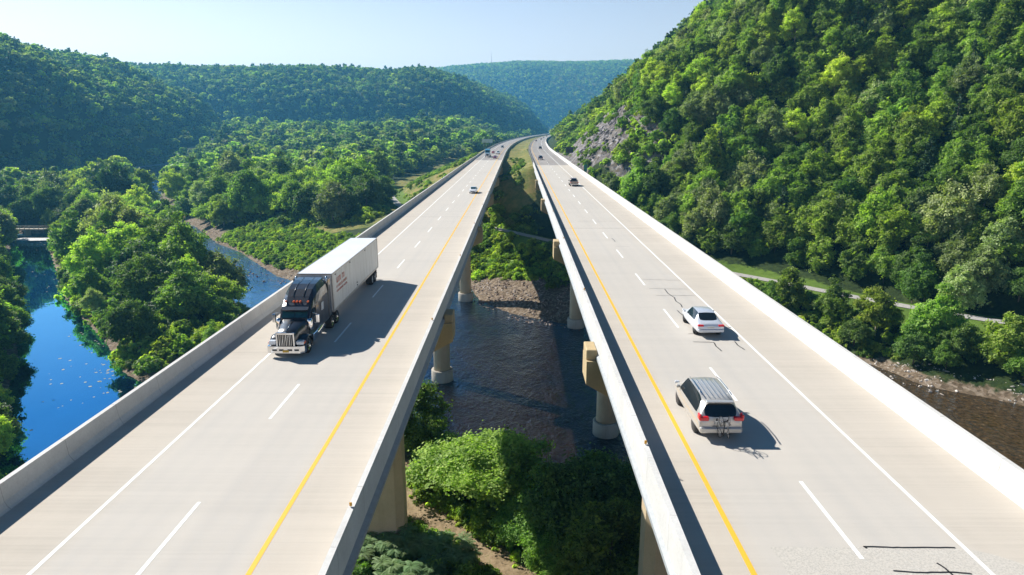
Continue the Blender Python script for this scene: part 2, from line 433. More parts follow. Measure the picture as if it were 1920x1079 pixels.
# ------------------------------------------------------------------ water
def water_mat(name, deep, ripples, rough, scale, refl, tintc, bank=None):
    m, nt, b, o = newmat(name)
    v = coords(nt, (1, .62, 1), (0, 0, R(25)))
    n = noise(nt, scale, v, 4, .6); nb = noise(nt, .05, v, 4, .6); nw = noise(nt, scale * .3, v, 3, .5)
    patch = ramp(nt, nb, [(.40, .35), (.62, 1)])
    c = mixc(nt, ramp(nt, nb, [(.40, 0), (.56, 1)]), deep[0], deep[1])
    nt.links.new(c, b.inputs['Base Color']); b.inputs['Roughness'].default_value = .6; b.inputs['Specular IOR Level'].default_value = 0
    hgt = mth(nt, 'MULTIPLY', mth(nt, 'ADD', n, mth(nt, 'MULTIPLY', nw, 1.2)), patch)
    bump(nt, b, hgt, ripples, .40 if ripples > .5 else .2)
    g = nd(nt, 'ShaderNodeBsdfGlossy'); g.inputs['Roughness'].default_value = rough
    g.inputs['Color'].default_value = (*tintc, 1)
    nt.links.new(b.inputs['Normal'].links[0].from_socket, g.inputs['Normal'])
    fr = nd(nt, 'ShaderNodeFresnel'); fr.inputs['IOR'].default_value = 1.34; nt.links.new(b.inputs['Normal'].links[0].from_socket, fr.inputs['Normal'])
    k = mth(nt, 'ADD', mth(nt, 'MULTIPLY', fr.outputs[0], refl[1]), refl[0], True)
    if bank:      # clear shallow water over the bed at one end, sky-reflection blue painted into the colour at the other
        sx = nd(nt, 'ShaderNodeSeparateXYZ'); nt.links.new(coords(nt), sx.inputs[0])
        w_ = mth(nt, 'DIVIDE', mth(nt, 'SUBTRACT', sx.outputs[0], bank[0]), bank[1] - bank[0], True)
        c2 = mixc(nt, w_, bank[2], c)
        w2 = mth(nt, 'DIVIDE', mth(nt, 'SUBTRACT', sx.outputs[0], 28.0), 26.0, True)
        bed = ramp(nt, noise(nt, 1.3, coords(nt), 5, .75), [(.40, (.030, .018, .007)), (.62, (.085, .055, .026)), (.74, (.26, .19, .12))])
        c2 = mixc(nt, w2, c2, bed); nt.links.new(c2, b.inputs['Base Color'])
        k = mth(nt, 'MULTIPLY', k, mth(nt, 'SUBTRACT', bank[3], mth(nt, 'MULTIPLY', w_, bank[3] - 1)), True)
        k = mth(nt, 'MULTIPLY', k, mth(nt, 'SUBTRACT', 1.0, mth(nt, 'MULTIPLY', w2, .6)))
    mx = nd(nt, 'ShaderNodeMixShader'); nt.links.new(k, mx.inputs[0]); nt.links.new(b.outputs[0], mx.inputs[1]); nt.links.new(g.outputs[0], mx.inputs[2])
    nt.links.new(mx.outputs[0], o.inputs['Surface'])
    return m
wr = water_mat('river_water', ((.003, .004, .005), (.018, .010, .004)), 1.0, .05, 1.7, (.0, 1.7), (.50, .74, 1.0), (-50, -18, (.004, .035, .09), 2.4))
ws = water_mat('slough_water', ((.002, .012, .04), (.003, .018, .05)), .05, .02, .25, (.46, 1.3), (.24, .62, .92))  # blue base and tint paint in extra sky reflection
DIV = [(-50, 60), (-61, 110), (-70, 134), (-94, 164), (-120, 200), (-152, 242), (-186, 288), (-210, 330)]
def sheet(name, poly, mat, z=0.0):
    mb = MB(); mb.add([(x, y, z) for x, y in poly], [tuple(range(len(poly)))])
    ob = mb.build(name, mat, fixn=False)
    if ob.data.polygons[0].normal.z < 0: ob.data.flip_normals()
    return tag(ob, kind='structure')
sheet('slough_water', DIV + [(-460, 330), (-460, 60)], ws)
sheet('river_water', DIV + [(-290, 420), (-480, 760), (-200, 760), (-150, 420), (30, 230), (300, 120), (300, -90), (-52, -90)], wr)

# ------------------------------------------------------------------ paths and valley road
def ribbon(name, pts, hw, mat, dz=.06, step=3.0, thick=None, zfun=None, keep=None, pos=0.0):
    P = []
    for a, b2_ in zip(pts[:-1], pts[1:]):
        n = max(1, int(math.dist(a[:2], b2_[:2]) / step))
        for k in range(n): P.append(tuple(a[i] + (b2_[i] - a[i]) * k / n for i in range(3)))
    P.append(tuple(pts[-1]))
    # smooth
    for _ in range(6):
        P = [P[0]] + [tuple((P[i - 1][k] + 2 * P[i][k] + P[i + 1][k]) / 4 for k in range(3)) for i in range(1, len(P) - 1)] + [P[-1]]
    mb = MB(); mb.sweep([(-hw + pos, dz), (0 + pos, dz + .03), (hw + pos, dz)], P, closed=False, smooth=True)
    ob = mb.build(name, mat, fixn=False)
    if ob.data.polygons[0].normal.z < 0: ob.data.flip_normals()
    return ob
m_path = simple('path_gravel', (.36, .34, .32), .95, var=.16, scale=1.5)
tag(ribbon('path', PATH, 1.6, m_path, .10), kind='structure')
m_tar = simple('old_asphalt', (.14, .14, .145), .9, var=.15, scale=.8)
VR = [(-420, 230), (-330, 330), (-318, 380), (-322, 470), (-336, 560), (-350, 680), (-368, 800), (-380, 900)]
VRz = []
for x_, y_ in VR:
    VRz.append((x_, y_, max(9.0, float(terrain(np.array([x_]), np.array([y_]))[0]) + 1.2)))
tag(ribbon('valley_road', VRz, 5.0, m_tar, .25, step=10), kind='structure')
# ------------------------------------------------------------------ concrete materials
def concrete_deck(name, base=(.480, .432, .370), xc=(-14.6, -10.9)):
    m, nt, b, o = newmat(name)
    v = coords(nt)
    tine = noise(nt, 1.0, coords(nt, (.05, 7.5, 1)), 3, .7)            # fine transverse texture
    band = noise(nt, 1.0, coords(nt, (.03, .6, 1)), 3, .6)
    blot = noise(nt, .22, v, 5, .6); lon = noise(nt, 1.0, coords(nt, (.9, .03, 1)), 3, .55)
    k = mth(nt, 'ADD', mth(nt, 'MULTIPLY', tine, .34), mth(nt, 'MULTIPLY', band, .3))
    k = mth(nt, 'ADD', k, mth(nt, 'MULTIPLY', blot, .2)); k = mth(nt, 'ADD', k, mth(nt, 'MULTIPLY', lon, .16))
    c = ramp(nt, k, [(.36, tuple(x * .87 for x in base)), (.5, base), (.64, tuple(min(1, x * 1.08) for x in base))])
    # traffic has polished the lanes paler and greyer than the tan shoulders
    sx = nd(nt, 'ShaderNodeSeparateXYZ'); nt.links.new(v, sx.inputs[0])
    mid = (xc[0] + xc[1]) / 2
    lane = mth(nt, 'SUBTRACT', 1.0, mth(nt, 'MULTIPLY', mth(nt, 'SUBTRACT', mth(nt, 'ABSOLUTE', mth(nt, 'SUBTRACT', sx.outputs[0], mid)), 3.1), 1.1), True)
    c = mixc(nt, mth(nt, 'MULTIPLY', lane, .75), c, mixc(nt, .55, c, (.50, .482, .455)))
    # worn wheel tracks and oil line: bands across the width, real wear that stays put
    sx = nd(nt, 'ShaderNodeSeparateXYZ'); nt.links.new(v, sx.inputs[0])
    tot = None
    for x0 in xc:
        for off in (-.85, .0, .85):
            d = mth(nt, 'ABSOLUTE', mth(nt, 'SUBTRACT', sx.outputs[0], x0 + off))
            g = mth(nt, 'SUBTRACT', 1.0, mth(nt, 'DIVIDE', d, .55), True)
            g = mth(nt, 'MULTIPLY', g, .5 if off else .35)
            tot = g if tot is None else mth(nt, 'ADD', tot, g)
    wear = mth(nt, 'MULTIPLY', tot, ramp(nt, noise(nt, 1.0, coords(nt, (.5, .05, 1)), 4), [(.35, .15), (.65, 1)]))
    c = mixc(nt, mth(nt, 'MULTIPLY', wear, .55), c, (.36, .35, .34))
    spots = ramp(nt, noise(nt, 1.4, coords(nt, (1, .45, 1)), 6, .8), [(.66, 0), (.72, .5)])
    c = mixc(nt, mth(nt, 'MULTIPLY', spots, mth(nt, 'ADD', .25, wear)), c, (.24, .23, .22))
    slab = nd(nt, 'ShaderNodeTexWhiteNoise', noise_dimensions='1D'); nt.links.new(mth(nt, 'FLOOR', mth(nt, 'DIVIDE', sx.outputs[1], 18.3)), slab.inputs['W'])
    c = mixc(nt, mth(nt, 'MULTIPLY', slab.outputs['Value'], .10), c, (.36, .34, .31))
    spk = noise(nt, 30., v, 2, .6)
    c = mixc(nt, ramp(nt, noise(nt, 2.7, v, 6, .75), [(.70, 0), (.76, .35)]), c, (.22, .21, .2))
    nt.links.new(c, b.inputs['Base Color']); b.inputs['Roughness'].default_value = .9; b.inputs['Specular IOR Level'].default_value = .25
    bump(nt, b, tine, .25, .02)
    return m
m_deckL = concrete_deck('deck_concrete_west', xc=(-14.6, -10.9))
m_deckR = concrete_deck('deck_concrete_east', xc=(9.35, 13.0))

def concrete_wall(name, base, streak=.5, warm=(.30, .24, .19)):
    m, nt, b, o = newmat(name)
    v = coords(nt)
    st = noise(nt, 1.0, coords(nt, (1.6, 1.6, .12)), 5, .65)
    bl = noise(nt, .5, v, 6, .65); fi = noise(nt, 9, v, 4, .7)
    c = ramp(nt, mth(nt, 'ADD', mth(nt, 'MULTIPLY', bl, .55), mth(nt, 'MULTIPLY', fi, .45)), [(.35, tuple(x * .84 for x in base)), (.65, tuple(min(1, x * 1.08) for x in base))])
    c = mixc(nt, ramp(nt, st, [(.52, 0), (.75, streak)]), c, warm)
    # construction joints every 7.6 m along the run
    sy = nd(nt, 'ShaderNodeSeparateXYZ'); nt.links.new(v, sy.inputs[0])
    jit = mth(nt, 'ADD', sy.outputs[1], mth(nt, 'MULTIPLY', noise(nt, 1.6, v, 3), .22))
    fr = mth(nt, 'FRACT', mth(nt, 'DIVIDE', jit, 3.81))
    line = mth(nt, 'LESS_THAN', fr, .007)
    c = mixc(nt, mth(nt, 'MULTIPLY', line, .55), c, (.16, .14, .125))
    nt.links.new(c, b.inputs['Base Color']); b.inputs['Roughness'].default_value = .88; b.inputs['Specular IOR Level'].default_value = .3
    bump(nt, b, fi, .2, .02)
    return m
m_par = concrete_wall('parapet_concrete', (.585, .575, .55), .24, (.36, .32, .28))
m_pier = concrete_wall('pier_concrete', (.50, .40, .265), .35, (.30, .23, .15))
m_cap = concrete_wall('tan_coating', (.50, .385, .22), .25, (.34, .26, .15))
m_foot = concrete_wall('footing_concrete', (.40, .36, .30), .5, (.16, .13, .10))
m_girder = simple('girder_paint', (.33, .35, .36), .6, var=.1)
m_shadowgap = simple('shadow_gap_dark', (.05, .05, .055), .7)

def paint(name, col, wear=.45):
    m, nt, b, o = newmat(name)
    v = coords(nt)
    n = noise(nt, 6., v, 5, .75)
    c = mixc(nt, ramp(nt, n, [(.58, 0), (.78, wear)]), col, (.42, .39, .35))
    nt.links.new(c, b.inputs['Base Color']); b.inputs['Roughness'].default_value = .7
    return m
m_white = paint('white_paint', (.80, .80, .78)); m_yellow = paint('yellow_paint', (.78, .43, .03), .3)
m_tarseal = simple('crack_sealant', (.018, .018, .02), .45)
m_amber = simple('amber_reflector', (.75, .36, .02), .4)
m_steel = simple('galvanised_steel', (.42, .43, .44), .45, metal=.8)

PARAP_IN = [(0, 0), (.07, .08), (.20, .33), (.27, 1.07)]      # (outward from kerb line, height)
def bridge(name, label, xc, zdeck, hw, y0, y1, piers, drift, m_deck, side_in, capdx, coldx, tipw):
    root = empty(name, (0, 0, 0)); tag(root, label, 'bridge', 'twin highway bridges over the river')
    X = lambda y: xc + drift * y
    ys = list(np.arange(y0, y1, 12.0)) + [y1]
    # deck slab
    mb = MB(); mb.sweep([(-hw - .46, 0), (hw + .46, 0), (hw + .46, -.26), (-hw - .46, -.26)], [(X(y), y, zdeck) for y in ys]); mb.build('deck', m_deck, root)
    # sweep normal: +x offset is to the right when travelling +y
    for sgn in (-1, 1):
        prof = [(sgn * (hw + a), z) for a, z in PARAP_IN] + [(sgn * (hw + .50), 1.07), (sgn * (hw + .50), -.30), (sgn * (hw + .463), -.30), (sgn * (hw + .463), .004), (sgn * hw, .004)]
        mb = MB(); mb.sweep(prof, [(X(y), y, zdeck) for y in ys]); mb.build('parapet', m_par, root)
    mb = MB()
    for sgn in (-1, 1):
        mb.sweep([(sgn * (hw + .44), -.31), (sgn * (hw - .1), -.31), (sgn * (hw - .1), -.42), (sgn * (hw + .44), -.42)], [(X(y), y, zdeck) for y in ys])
    mb.build('shadow_gap_strip', m_shadowgap, root)  # dark strip paints the line of shade between slab and girders
    g = [-hw + .35, -hw / 3 + .1, hw / 3 - .1, hw - .35]
    for gxo in g:
        mb = MB(); mb.sweep([(gxo - .42, -.43), (gxo + .42, -.43), (gxo + .42, -.62), (gxo + .16, -.75), (gxo + .16, -1.95), (gxo + .40, -2.1), (gxo + .40, -2.3), (gxo - .40, -2.3), (gxo - .40, -2.1), (gxo - .16, -1.95), (gxo - .16, -.75), (gxo - .42, -.62)],
                             [(X(y), y, zdeck) for y in (y0, y1)]); mb.build('girder', m_girder, root)
    zc = zdeck - 2.42
    for i, (py, zg, wide) in enumerate(piers):
        pr = empty('pier', (X(py) + capdx, py, 0), 0, root)
        w = hw + tipw; t = 1.25; dt, dc = 1.7, 4.2
        mb = MB()
        pts = [(-w, 0), (w, 0), (w, -dt), (2.2 if not wide else 2.9, -dc), (-2.2 if not wide else -2.9, -dc), (-w, -dt)]
        vs = [(x, -t, zc + z) for x, z in pts] + [(x, t, zc + z) for x, z in pts]
        n = len(pts)
        mb.add(vs, [tuple(range(n)), tuple(range(2 * n - 1, n - 1, -1))] + [(k, (k + 1) % n, n + (k + 1) % n, n + k) for k in range(n)])
        # raised end blocks and bearing seats
        for s in (-1, 1):
            mb.rbox(min(s * w, s * (w - .75)), max(s * w, s * (w - .75)), -t + .28, t - .28, zc + .004, zc + .75, .05)
        for gxo in g: mb.rbox(gxo - .5, gxo + .5, -t + .2, t - .2, zc + .003, zc + .11, .02)
        mb.build('pier_cap', m_cap, pr)
        mb = MB()
        if wide:
            r = 2.35; top = zc - dc + .3
            oct_ = lambda a, b_: [(-a, -b_ + .7), (-a + .7, -b_), (a - .7, -b_), (a, -b_ + .7), (a, b_ - .7), (a - .7, b_), (-a + .7, b_), (-a, b_ - .7)]
            vs = [(x, y, zg - 2) for x, y in oct_(r, 1.5)] + [(x, y, top - 3.6) for x, y in oct_(r, 1.5)] + [(x, y, top - 2.4) for x, y in oct_(1.95, 1.2)] + [(x, y, top) for x, y in oct_(1.95, 1.2)]
            fs = [(k * 8 + j, k * 8 + (j + 1) % 8, k * 8 + 8 + (j + 1) % 8, k * 8 + 8 + j) for k in range(3) for j in range(8)] + [tuple(range(7, -1, -1)), tuple(range(24, 32))]
            mb.add(vs, fs); mb.build('pier_column', m_pier, pr)
        else:
            mb.lathe([(0, zg - 2), (1.45, zg - 2), (1.45, zc - dc + .25), (0, zc - dc + .25)], c=(coldx, 0, 0), n=40)
            mb.build('pier_column', m_pier, pr)
            mb = MB(); mb.lathe([(1.47, -2.5), (1.92, -2.5), (1.92, zg + 2.0), (1.86, zg + 2.1), (1.47, zg + 2.1)], c=(coldx, 0, 0), n=40); mb.build('footing', m_foot, pr)
    return root, X

brL, XbL = bridge('road_bridge', 'left concrete highway bridge carrying the black semi truck towards the viewer', -13.2, ZL, HWL, -25, L_END,
                  [(0.5, 3, 1), (57.0, 3.5, 1), (109.5, 0, 0), (165, 0, 0), (220, 11, 0), (275, 20, 0)], 0.0, m_deckL, 1, 0, 0, .75)
brR, XbR = bridge('road_bridge', 'right concrete highway bridge with the minivan and white sedan driving away', 11.85, ZR, HWR, -25, R_END,
                  [(-17, 3, 1), (44.0, 2.5, 1), (88.6, 0, 0), (141.6, 0, 0), (194.6, 10, 0)], 0.005, m_deckR, 1, 0.0, 1.0, .75)

# markings as sheets 4 mm above the slab, each a part of its bridge
def strip(mb, x0, x1, ya, yb, z, X, wob=0.0, step=8.0, yflare=0):
    n = max(1, int((yb - ya) / step)); base = len(mb.v)
    for k in range(n + 1):
        y = ya + (yb - ya) * k / n
        j = (random.random() - .5) * wob
        mb.v += [(X(y) + x0 + j, y, z), (X(y) + x1 + j, y, z)]
    for k in range(n):
        a = base + 2 * k
        mb.f.append((a, a + 1, a + 3, a + 2)); mb.sm.append(False)
def marks(root, X, z, xw, xd, xy, y0, y1, d0, first):
    z = z + .006
    for nme, xo, wd, mt in (('edge_line', xw, .15, m_white), ('yellow_line', xy, .19, m_yellow)):
        mb = MB(); strip(mb, xo - wd / 2, xo + wd / 2, y0, y1, z, X, .02); mb.build(nme, mt, root, fixn=False)
    k = 0
    while True:
        a = d0 + 12.4 * k
        if a > y1 - 5: break
        if a > y0:
            mb = MB(); strip(mb, xd - .075, xd + .075, a, a + 4.7, z, X, .0, 2); mb.build('lane_dash', m_white, root, fixn=False)
        k += 1
marks(brL, XbL, ZL, -16.42 + 13.2, -12.74 + 13.2, -9.02 + 13.2, -20, L_END, 18.6 - 24.8, 0)
marks(brR, XbR, ZR, 14.72 - 11.93, 11.07 - 11.93, 7.35 - 11.93, -20, R_END, 18.0 - 24.6, 0)

# expansion joints over the piers
m_joint = simple('joint_filler', (.20, .19, .18), .9)
for root, X, z, hw, lst in ((brL, XbL, ZL, HWL, (109.5, 220, 305.6)), (brR, XbR, ZR, HWR, (88.6, 194.6, 242.6))):
    for y in lst:
        mb = MB(); mb.box(X(y) - hw + .05, X(y) + hw - .05, y - .03, y + .03, z + .004, z + .009)
        mb.build('expansion_joint', m_joint, root)

# repaired patch of exposed aggregate and the black crack sealing on the right bridge
m, nt, b, o = newmat('exposed_aggregate')
v = coords(nt); vo = nd(nt, 'ShaderNodeTexVoronoi'); vo.inputs['Scale'].default_value = 16; nt.links.new(v, vo.inputs['Vector'])
c = ramp(nt, mth(nt, 'ADD', mth(nt, 'MULTIPLY', vo.outputs['Distance'], .5), mth(nt, 'MULTIPLY', noise(nt, 11, v, 5, .8), .6)), [(.3, (.34, .32, .285)), (.5, (.45, .42, .375)), (.75, (.52, .485, .43))])
nt.links.new(c, b.inputs['Base Color']); b.inputs['Roughness'].default_value = .95
m_agg = m
for (x0, x1, y0, y1) in ((8.4, 16.2, 8.0, 18.8),):
    ed = [(x0 + random.uniform(-.06, .06), y0 + (y1 - y0) * k / 20) for k in range(21)] + [(x0 + (x1 - x0) * k / 20, y1 + random.uniform(-.05, .03) - .9 * max(0, (k - 15) / 5) ** 2) for k in range(1, 20)] + [(x1 + random.uniform(-.08, .08), y1 - .9 - (y1 - .9 - y0) * k / 20) for k in range(21)]
    mb = MB(); mb.add([(x, y, ZR + .003) for x, y in ed], [tuple(range(len(ed)))])
    if y0 < 20: mb.build('deck_patch', m_agg, brR, fixn=False)
CR = [[(11.45, 18.84), (12.4, 18.79), (13.5, 18.81), (14.42, 18.80)], [(11.45, 18.84), (11.52, 18.74)], [(11.75, 17.62), (12.6, 17.55), (13.5, 17.58), (14.1, 17.5)], [(13.35, 18.02), (13.45, 17.75), (13.5, 17.3)],
      [(11.4, 57.6), (13, 57.45), (14.9, 57.3)], [(11.4, 54.2), (13, 54.1), (14.7, 54.0)], [(11.5, 51.8), (13, 51.8), (14.7, 51.8)],
      [(12.7, 54.0), (12.62, 52.5), (12.85, 51.2), (12.7, 50.0), (12.86, 49.1), (12.75, 48.2)], [(12.15, 47.3), (12.22, 46.3), (12.35, 45.5), (12.3, 44.5), (12.6, 43.9)],
      [(11.5, 41.6), (12.5, 41.6), (13.7, 41.5)], [(11.4, 39.9), (12.2, 39.85), (12.7, 39.8), (12.62, 39.0), (12.7, 38.1)], [(14.1, 40.0), (14.05, 39.2), (14.2, 38.4)],
      [(11.9, 80.2), (12.0, 79.0), (11.95, 77.6)], [(11.5, 74.5), (13.2, 74.4)], [(9.0, 95.2), (14.6, 95.0)], [(8.8, 120.4), (14.9, 120.2)]]
for ln in CR:
    P = []
    for a, b_ in zip(ln[:-1], ln[1:]):
        n = max(2, int(math.dist(a, b_) / .15))
        for k in range(n): P.append((a[0] + (b_[0] - a[0]) * k / n, a[1] + (b_[1] - a[1]) * k / n))
    P.append(ln[-1])
    hwid = .034 if ln[0][1] < 30 else (.036 if abs(ln[0][1] - ln[-1][1]) > .5 else .018)
    mb = MB(); mb.sweep([(-hwid, 0), (hwid, 0)], [(x + random.uniform(-.012, .012), y + random.uniform(-.012, .012), ZR + .010) for x, y in P], closed=False)
    mb.build('crack_seal', m_tarseal, brR, fixn=False)

# amber reflectors standing on the median parapets
for root, x, z, lst in ((brL, XbL(0) + HWL + .38, ZL + 1.07, (21.3, 45.2, 69.5, 94, 118, 142, 167, 191, 215)), (brR, None, ZR + 1.07, (23.8, 49.2, 73.5, 98, 122, 147, 171, 196))):
    for y in lst:
        xx = x if x is not None else XbR(y) - HWR - .38
        mb = MB(); mb.rbox(xx - .05, xx + .05, y - .02, y + .02, z + .05, z + .20, .01); r_ = mb.build('reflector', m_amber, root)
        mb = MB(); mb.tube([(xx, y, z - .01), (xx, y, z + .07)], .014, 6); mb.tube([(xx, y, z + .015), (xx + .16, y, z + .015)], .012, 6); mb.build('bracket', m_steel, r_)

# ------------------------------------------------------------------ asphalt roads beyond the bridges
def asphalt(name, base):
    m, nt, b, o = newmat(name)
    v = coords(nt)
    lon = noise(nt, 1.0, coords(nt, (.55, .02, 1)), 4, .6); bl = noise(nt, .3, v, 5, .6)
    c = ramp(nt, mth(nt, 'ADD', mth(nt, 'MULTIPLY', lon, .6), mth(nt, 'MULTIPLY', bl, .4)), [(.35, tuple(x * .8 for x in base)), (.65, tuple(x * 1.15 for x in base))])
    nt.links.new(c, b.inputs['Base Color']); b.inputs['Roughness'].default_value = .85
    return m
m_asph = asphalt('worn_grey_asphalt', (.27, .245, .225)); m_asph2 = asphalt('shoulder_asphalt', (.22, .205, .195))
def roadrun(f, y0, y1, z, off=0.0):
    ys = list(np.arange(y0, 700, 12)) + list(np.arange(700, y1, 25))
    return [(float(f(y)) + off, float(y), z) for y in ys]
def road(name, f, y0, z, hw, xw, xd, xy, flip):
    path_ = roadrun(f, y0, 2300, z)
    mb = MB(); mb.sweep([(-hw, .0), (hw, .0), (hw + .3, -1.2), (-hw - .3, -1.2)], path_); rd = mb.build(name, m_asph, None); tag(rd, kind='structure')
    for nme, xo, wd, mt in (('edge_line', xw, .16, m_white), ('yellow_line', xy, .18, m_yellow)):
        mb = MB(); mb.sweep([(xo - wd / 2, .03), (xo + wd / 2, .03)], path_, closed=False); mb.build(nme, mt, rd, fixn=False)
    k = 0; mb = MB()
    yy = y0 + 4
    while yy < 1200:
        p = [(float(f(y)), y, z) for y in (yy, yy + 2.3, yy + 4.6)]
        mb.sweep([(xd - .08, .03), (xd + .08, .03)], p, closed=False); yy += 12.3
    mb.build('lane_dashes', m_white, rd, fixn=False)
    return rd
road('west_road', XL, L_END + .02, ZL - .002, HWL + .2, -3.22, .46, 4.18, 0)
road('east_road', XR, R_END + .02, ZR - .002, HWR + .2, 2.79, -.86, -4.58, 0)
# barriers beyond the bridges: the left road has a lower wall outside, both have concrete in the median
def barrier(name, label, f, y0, y1, z, off, sgn, h, w=.5, mat=m_par, group='concrete barriers along the asphalt roads'):
    p = roadrun(f, y0, y1, z, 0)
    prof = [(sgn * off, -.1), (sgn * (off + .07), .08), (sgn * (off + .19), .3), (sgn * (off + .25), h), (sgn * (off + w - .02), h), (sgn * (off + w), -.6), (sgn * off, -.6)]
    mb = MB(); mb.sweep(prof, p); ob = mb.build(name, mat); return tag(ob, label, 'barrier', group)
barrier('concrete_barrier', 'grey concrete wall on the median side of the curving left road', XL, L_END + .05, 2300, ZL, HWL, 1, 1.07)
barrier('concrete_barrier', 'pale concrete wall between the right road and the rocky cut', XR, R_END + .05, 2300, ZR, HWR, 1, 1.07, .7)
barrier('concrete_barrier', 'low concrete wall on the grassy outer side of the left road', XL, L_END + .05, 2300, ZL, HWL, -1, .8)
# steel guard rail on the median edge of the right road
gr = empty('guard_rail', (float(XR(R_END)) - HWR, R_END, ZR)); tag(gr, 'dark steel guard rail on posts along the median edge of the right road', 'guard rail')
p = [(x - gr.location.x, y - gr.location.y, 0) for x, y, z in roadrun(XR, R_END + .3, 1400, ZR)]
mb = MB(); mb.sweep([(-HWR - .1, .52), (-HWR - .04, .58), (-HWR - .1, .67), (-HWR - .04, .76), (-HWR - .1, .84), (-HWR - .13, .84), (-HWR - .13, .52)], p); mb.build('rail', m_steel, gr)
mb = MB(); 
for k in range(0, 90):
    y = R_END + 2 + k * 4
    x = float(XR(y)) - HWR - .25 - gr.location.x
    q = MB().box(x - .07, x + .07, y - gr.location.y - .1, y - gr.location.y + .1, -.6, .82)
    q.build('post', simple_post if 'simple_post' in globals() else m_steel, gr)
# ------------------------------------------------------------------ foliage
def leafmat(name, stops, trans=.34, shift=.87):
    """stops: dark, mid, light leaf colours; per-leaf tint, per-tree variation"""
    m = bpy.data.materials.new(name); m.use_nodes = True; nt = m.node_tree
    b = nt.nodes['Principled BSDF']; out = nt.nodes['Material Output']
    t = attr(nt, 'tint').outputs['Fac']
    oi = nd(nt, 'ShaderNodeObjectInfo')
    k = mth(nt, 'ADD', mth(nt, 'MULTIPLY', t, .55), mth(nt, 'MULTIPLY', oi.outputs['Random'], .45))
    c = ramp(nt, k, [(.12, stops[0]), (.5, stops[1]), (.88, stops[2])])
    hs = nd(nt, 'ShaderNodeHueSaturation')
    r2 = mth(nt, 'FRACT', mth(nt, 'MULTIPLY', oi.outputs['Random'], 17.31))
    nt.links.new(mth(nt, 'ADD', .478, mth(nt, 'MULTIPLY', r2, .038)), hs.inputs['Hue'])
    r3 = mth(nt, 'FRACT', mth(nt, 'MULTIPLY', oi.outputs['Random'], 71.7))
    nt.links.new(mth(nt, 'ADD', 1.06, mth(nt, 'MULTIPLY', r3, .55)), hs.inputs['Value'])
    hs.inputs['Saturation'].default_value = shift
    nt.links.new(c, hs.inputs['Color'])
    col = hs.outputs['Color']
    nt.links.new(col, b.inputs['Base Color']); b.inputs['Roughness'].default_value = .55; b.inputs['Specular IOR Level'].default_value = .22
    tr = nd(nt, 'ShaderNodeBsdfTranslucent')
    nt.links.new(mixc(nt, 1.0, col, (1.25, 1.5, .45), 'MULTIPLY'), tr.inputs['Color'])
    mx = nd(nt, 'ShaderNodeMixShader'); mx.inputs[0].default_value = trans
    nt.links.new(b.outputs[0], mx.inputs[1]); nt.links.new(tr.outputs[0], mx.inputs[2]); nt.links.new(mx.outputs[0], out.inputs['Surface'])
    return m
LM = dict(
    green=leafmat('leaf_green', [(0.055, 0.112, 0.016), (0.139, 0.238, 0.026), (0.284, 0.396, 0.042)], .46),
    yellow=leafmat('leaf_yellow_green', [(0.106, 0.172, 0.016), (0.257, 0.350, 0.026), (0.436, 0.528, 0.053)], .5),
    dark=leafmat('leaf_dark_green', [(0.034, 0.077, 0.016), (0.084, 0.161, 0.026), (0.172, 0.271, 0.040)], .38),
    grey=leafmat('leaf_grey_green', [(0.079, 0.116, 0.040), (0.198, 0.251, 0.087), (0.383, 0.442, 0.172)], .36),
    fresh=leafmat('leaf_fresh_green', [(.055, .125, .016), (.140, .265, .030), (.27, .41, .05)], .46),
    sumac=leafmat('sumac_leaf', [(.07, .13, .045), (.13, .21, .075), (.22, .31, .13)], .4),
    conifer=leafmat('needle_green', [(0.016, 0.048, 0.021), (0.037, 0.082, 0.034), (0.069, 0.132, 0.048)], .12))
m_bark = simple('bark', (.13, .10, .075), .95, var=.35, scale=2.5)
m_bark2 = simple('pale_bark', (.30, .27, .22), .95, var=.3, scale=2.5)

def leaf_mesh(name, P, N, S, tint, mat, asp=1.5, seed=0):
    """P centres, N normals, S sizes -> rhombic leaf cards, folded slightly along the midrib"""
    r = np.random.default_rng(seed); n = len(P)
    N = N / np.maximum(np.linalg.norm(N, axis=1, keepdims=True), 1e-6)
    A = r.normal(size=(n, 3)); A -= (A * N).sum(1, keepdims=True) * N
    A /= np.maximum(np.linalg.norm(A, axis=1, keepdims=True), 1e-6); B = np.cross(N, A)
    S = S[:, None]
    fold = N * S * .18
    V = np.stack([P - A * S * asp * .5, P + B * S * .5 + fold, P + A * S * asp * .5, P - B * S * .5 + fold], 1).reshape(-1, 3)
    me = bpy.data.meshes.new(name)
    me.vertices.add(4 * n); me.vertices.foreach_set('co', V.astype(np.float32).ravel())
    # two triangles per leaf so the fold shades
    idx = np.arange(n)[:, None] * 4
    T = np.concatenate([idx + 0, idx + 2, idx + 1, idx + 0, idx + 3, idx + 2], 1).reshape(-1)
    me.loops.add(6 * n); me.loops.foreach_set('vertex_index', T.astype(np.int32))
    me.polygons.add(2 * n); me.polygons.foreach_set('loop_start', np.arange(0, 6 * n, 3, dtype=np.int32))
    at_ = me.attributes.new('tint', 'FLOAT', 'POINT'); at_.data.foreach_set('value', np.repeat(tint, 4).astype(np.float32))
    me.update(calc_edges=True); me.materials.append(mat)
    return me

def unit(r, n):
    d = r.normal(size=(n, 3)); return d / np.linalg.norm(d, axis=1, keepdims=True)

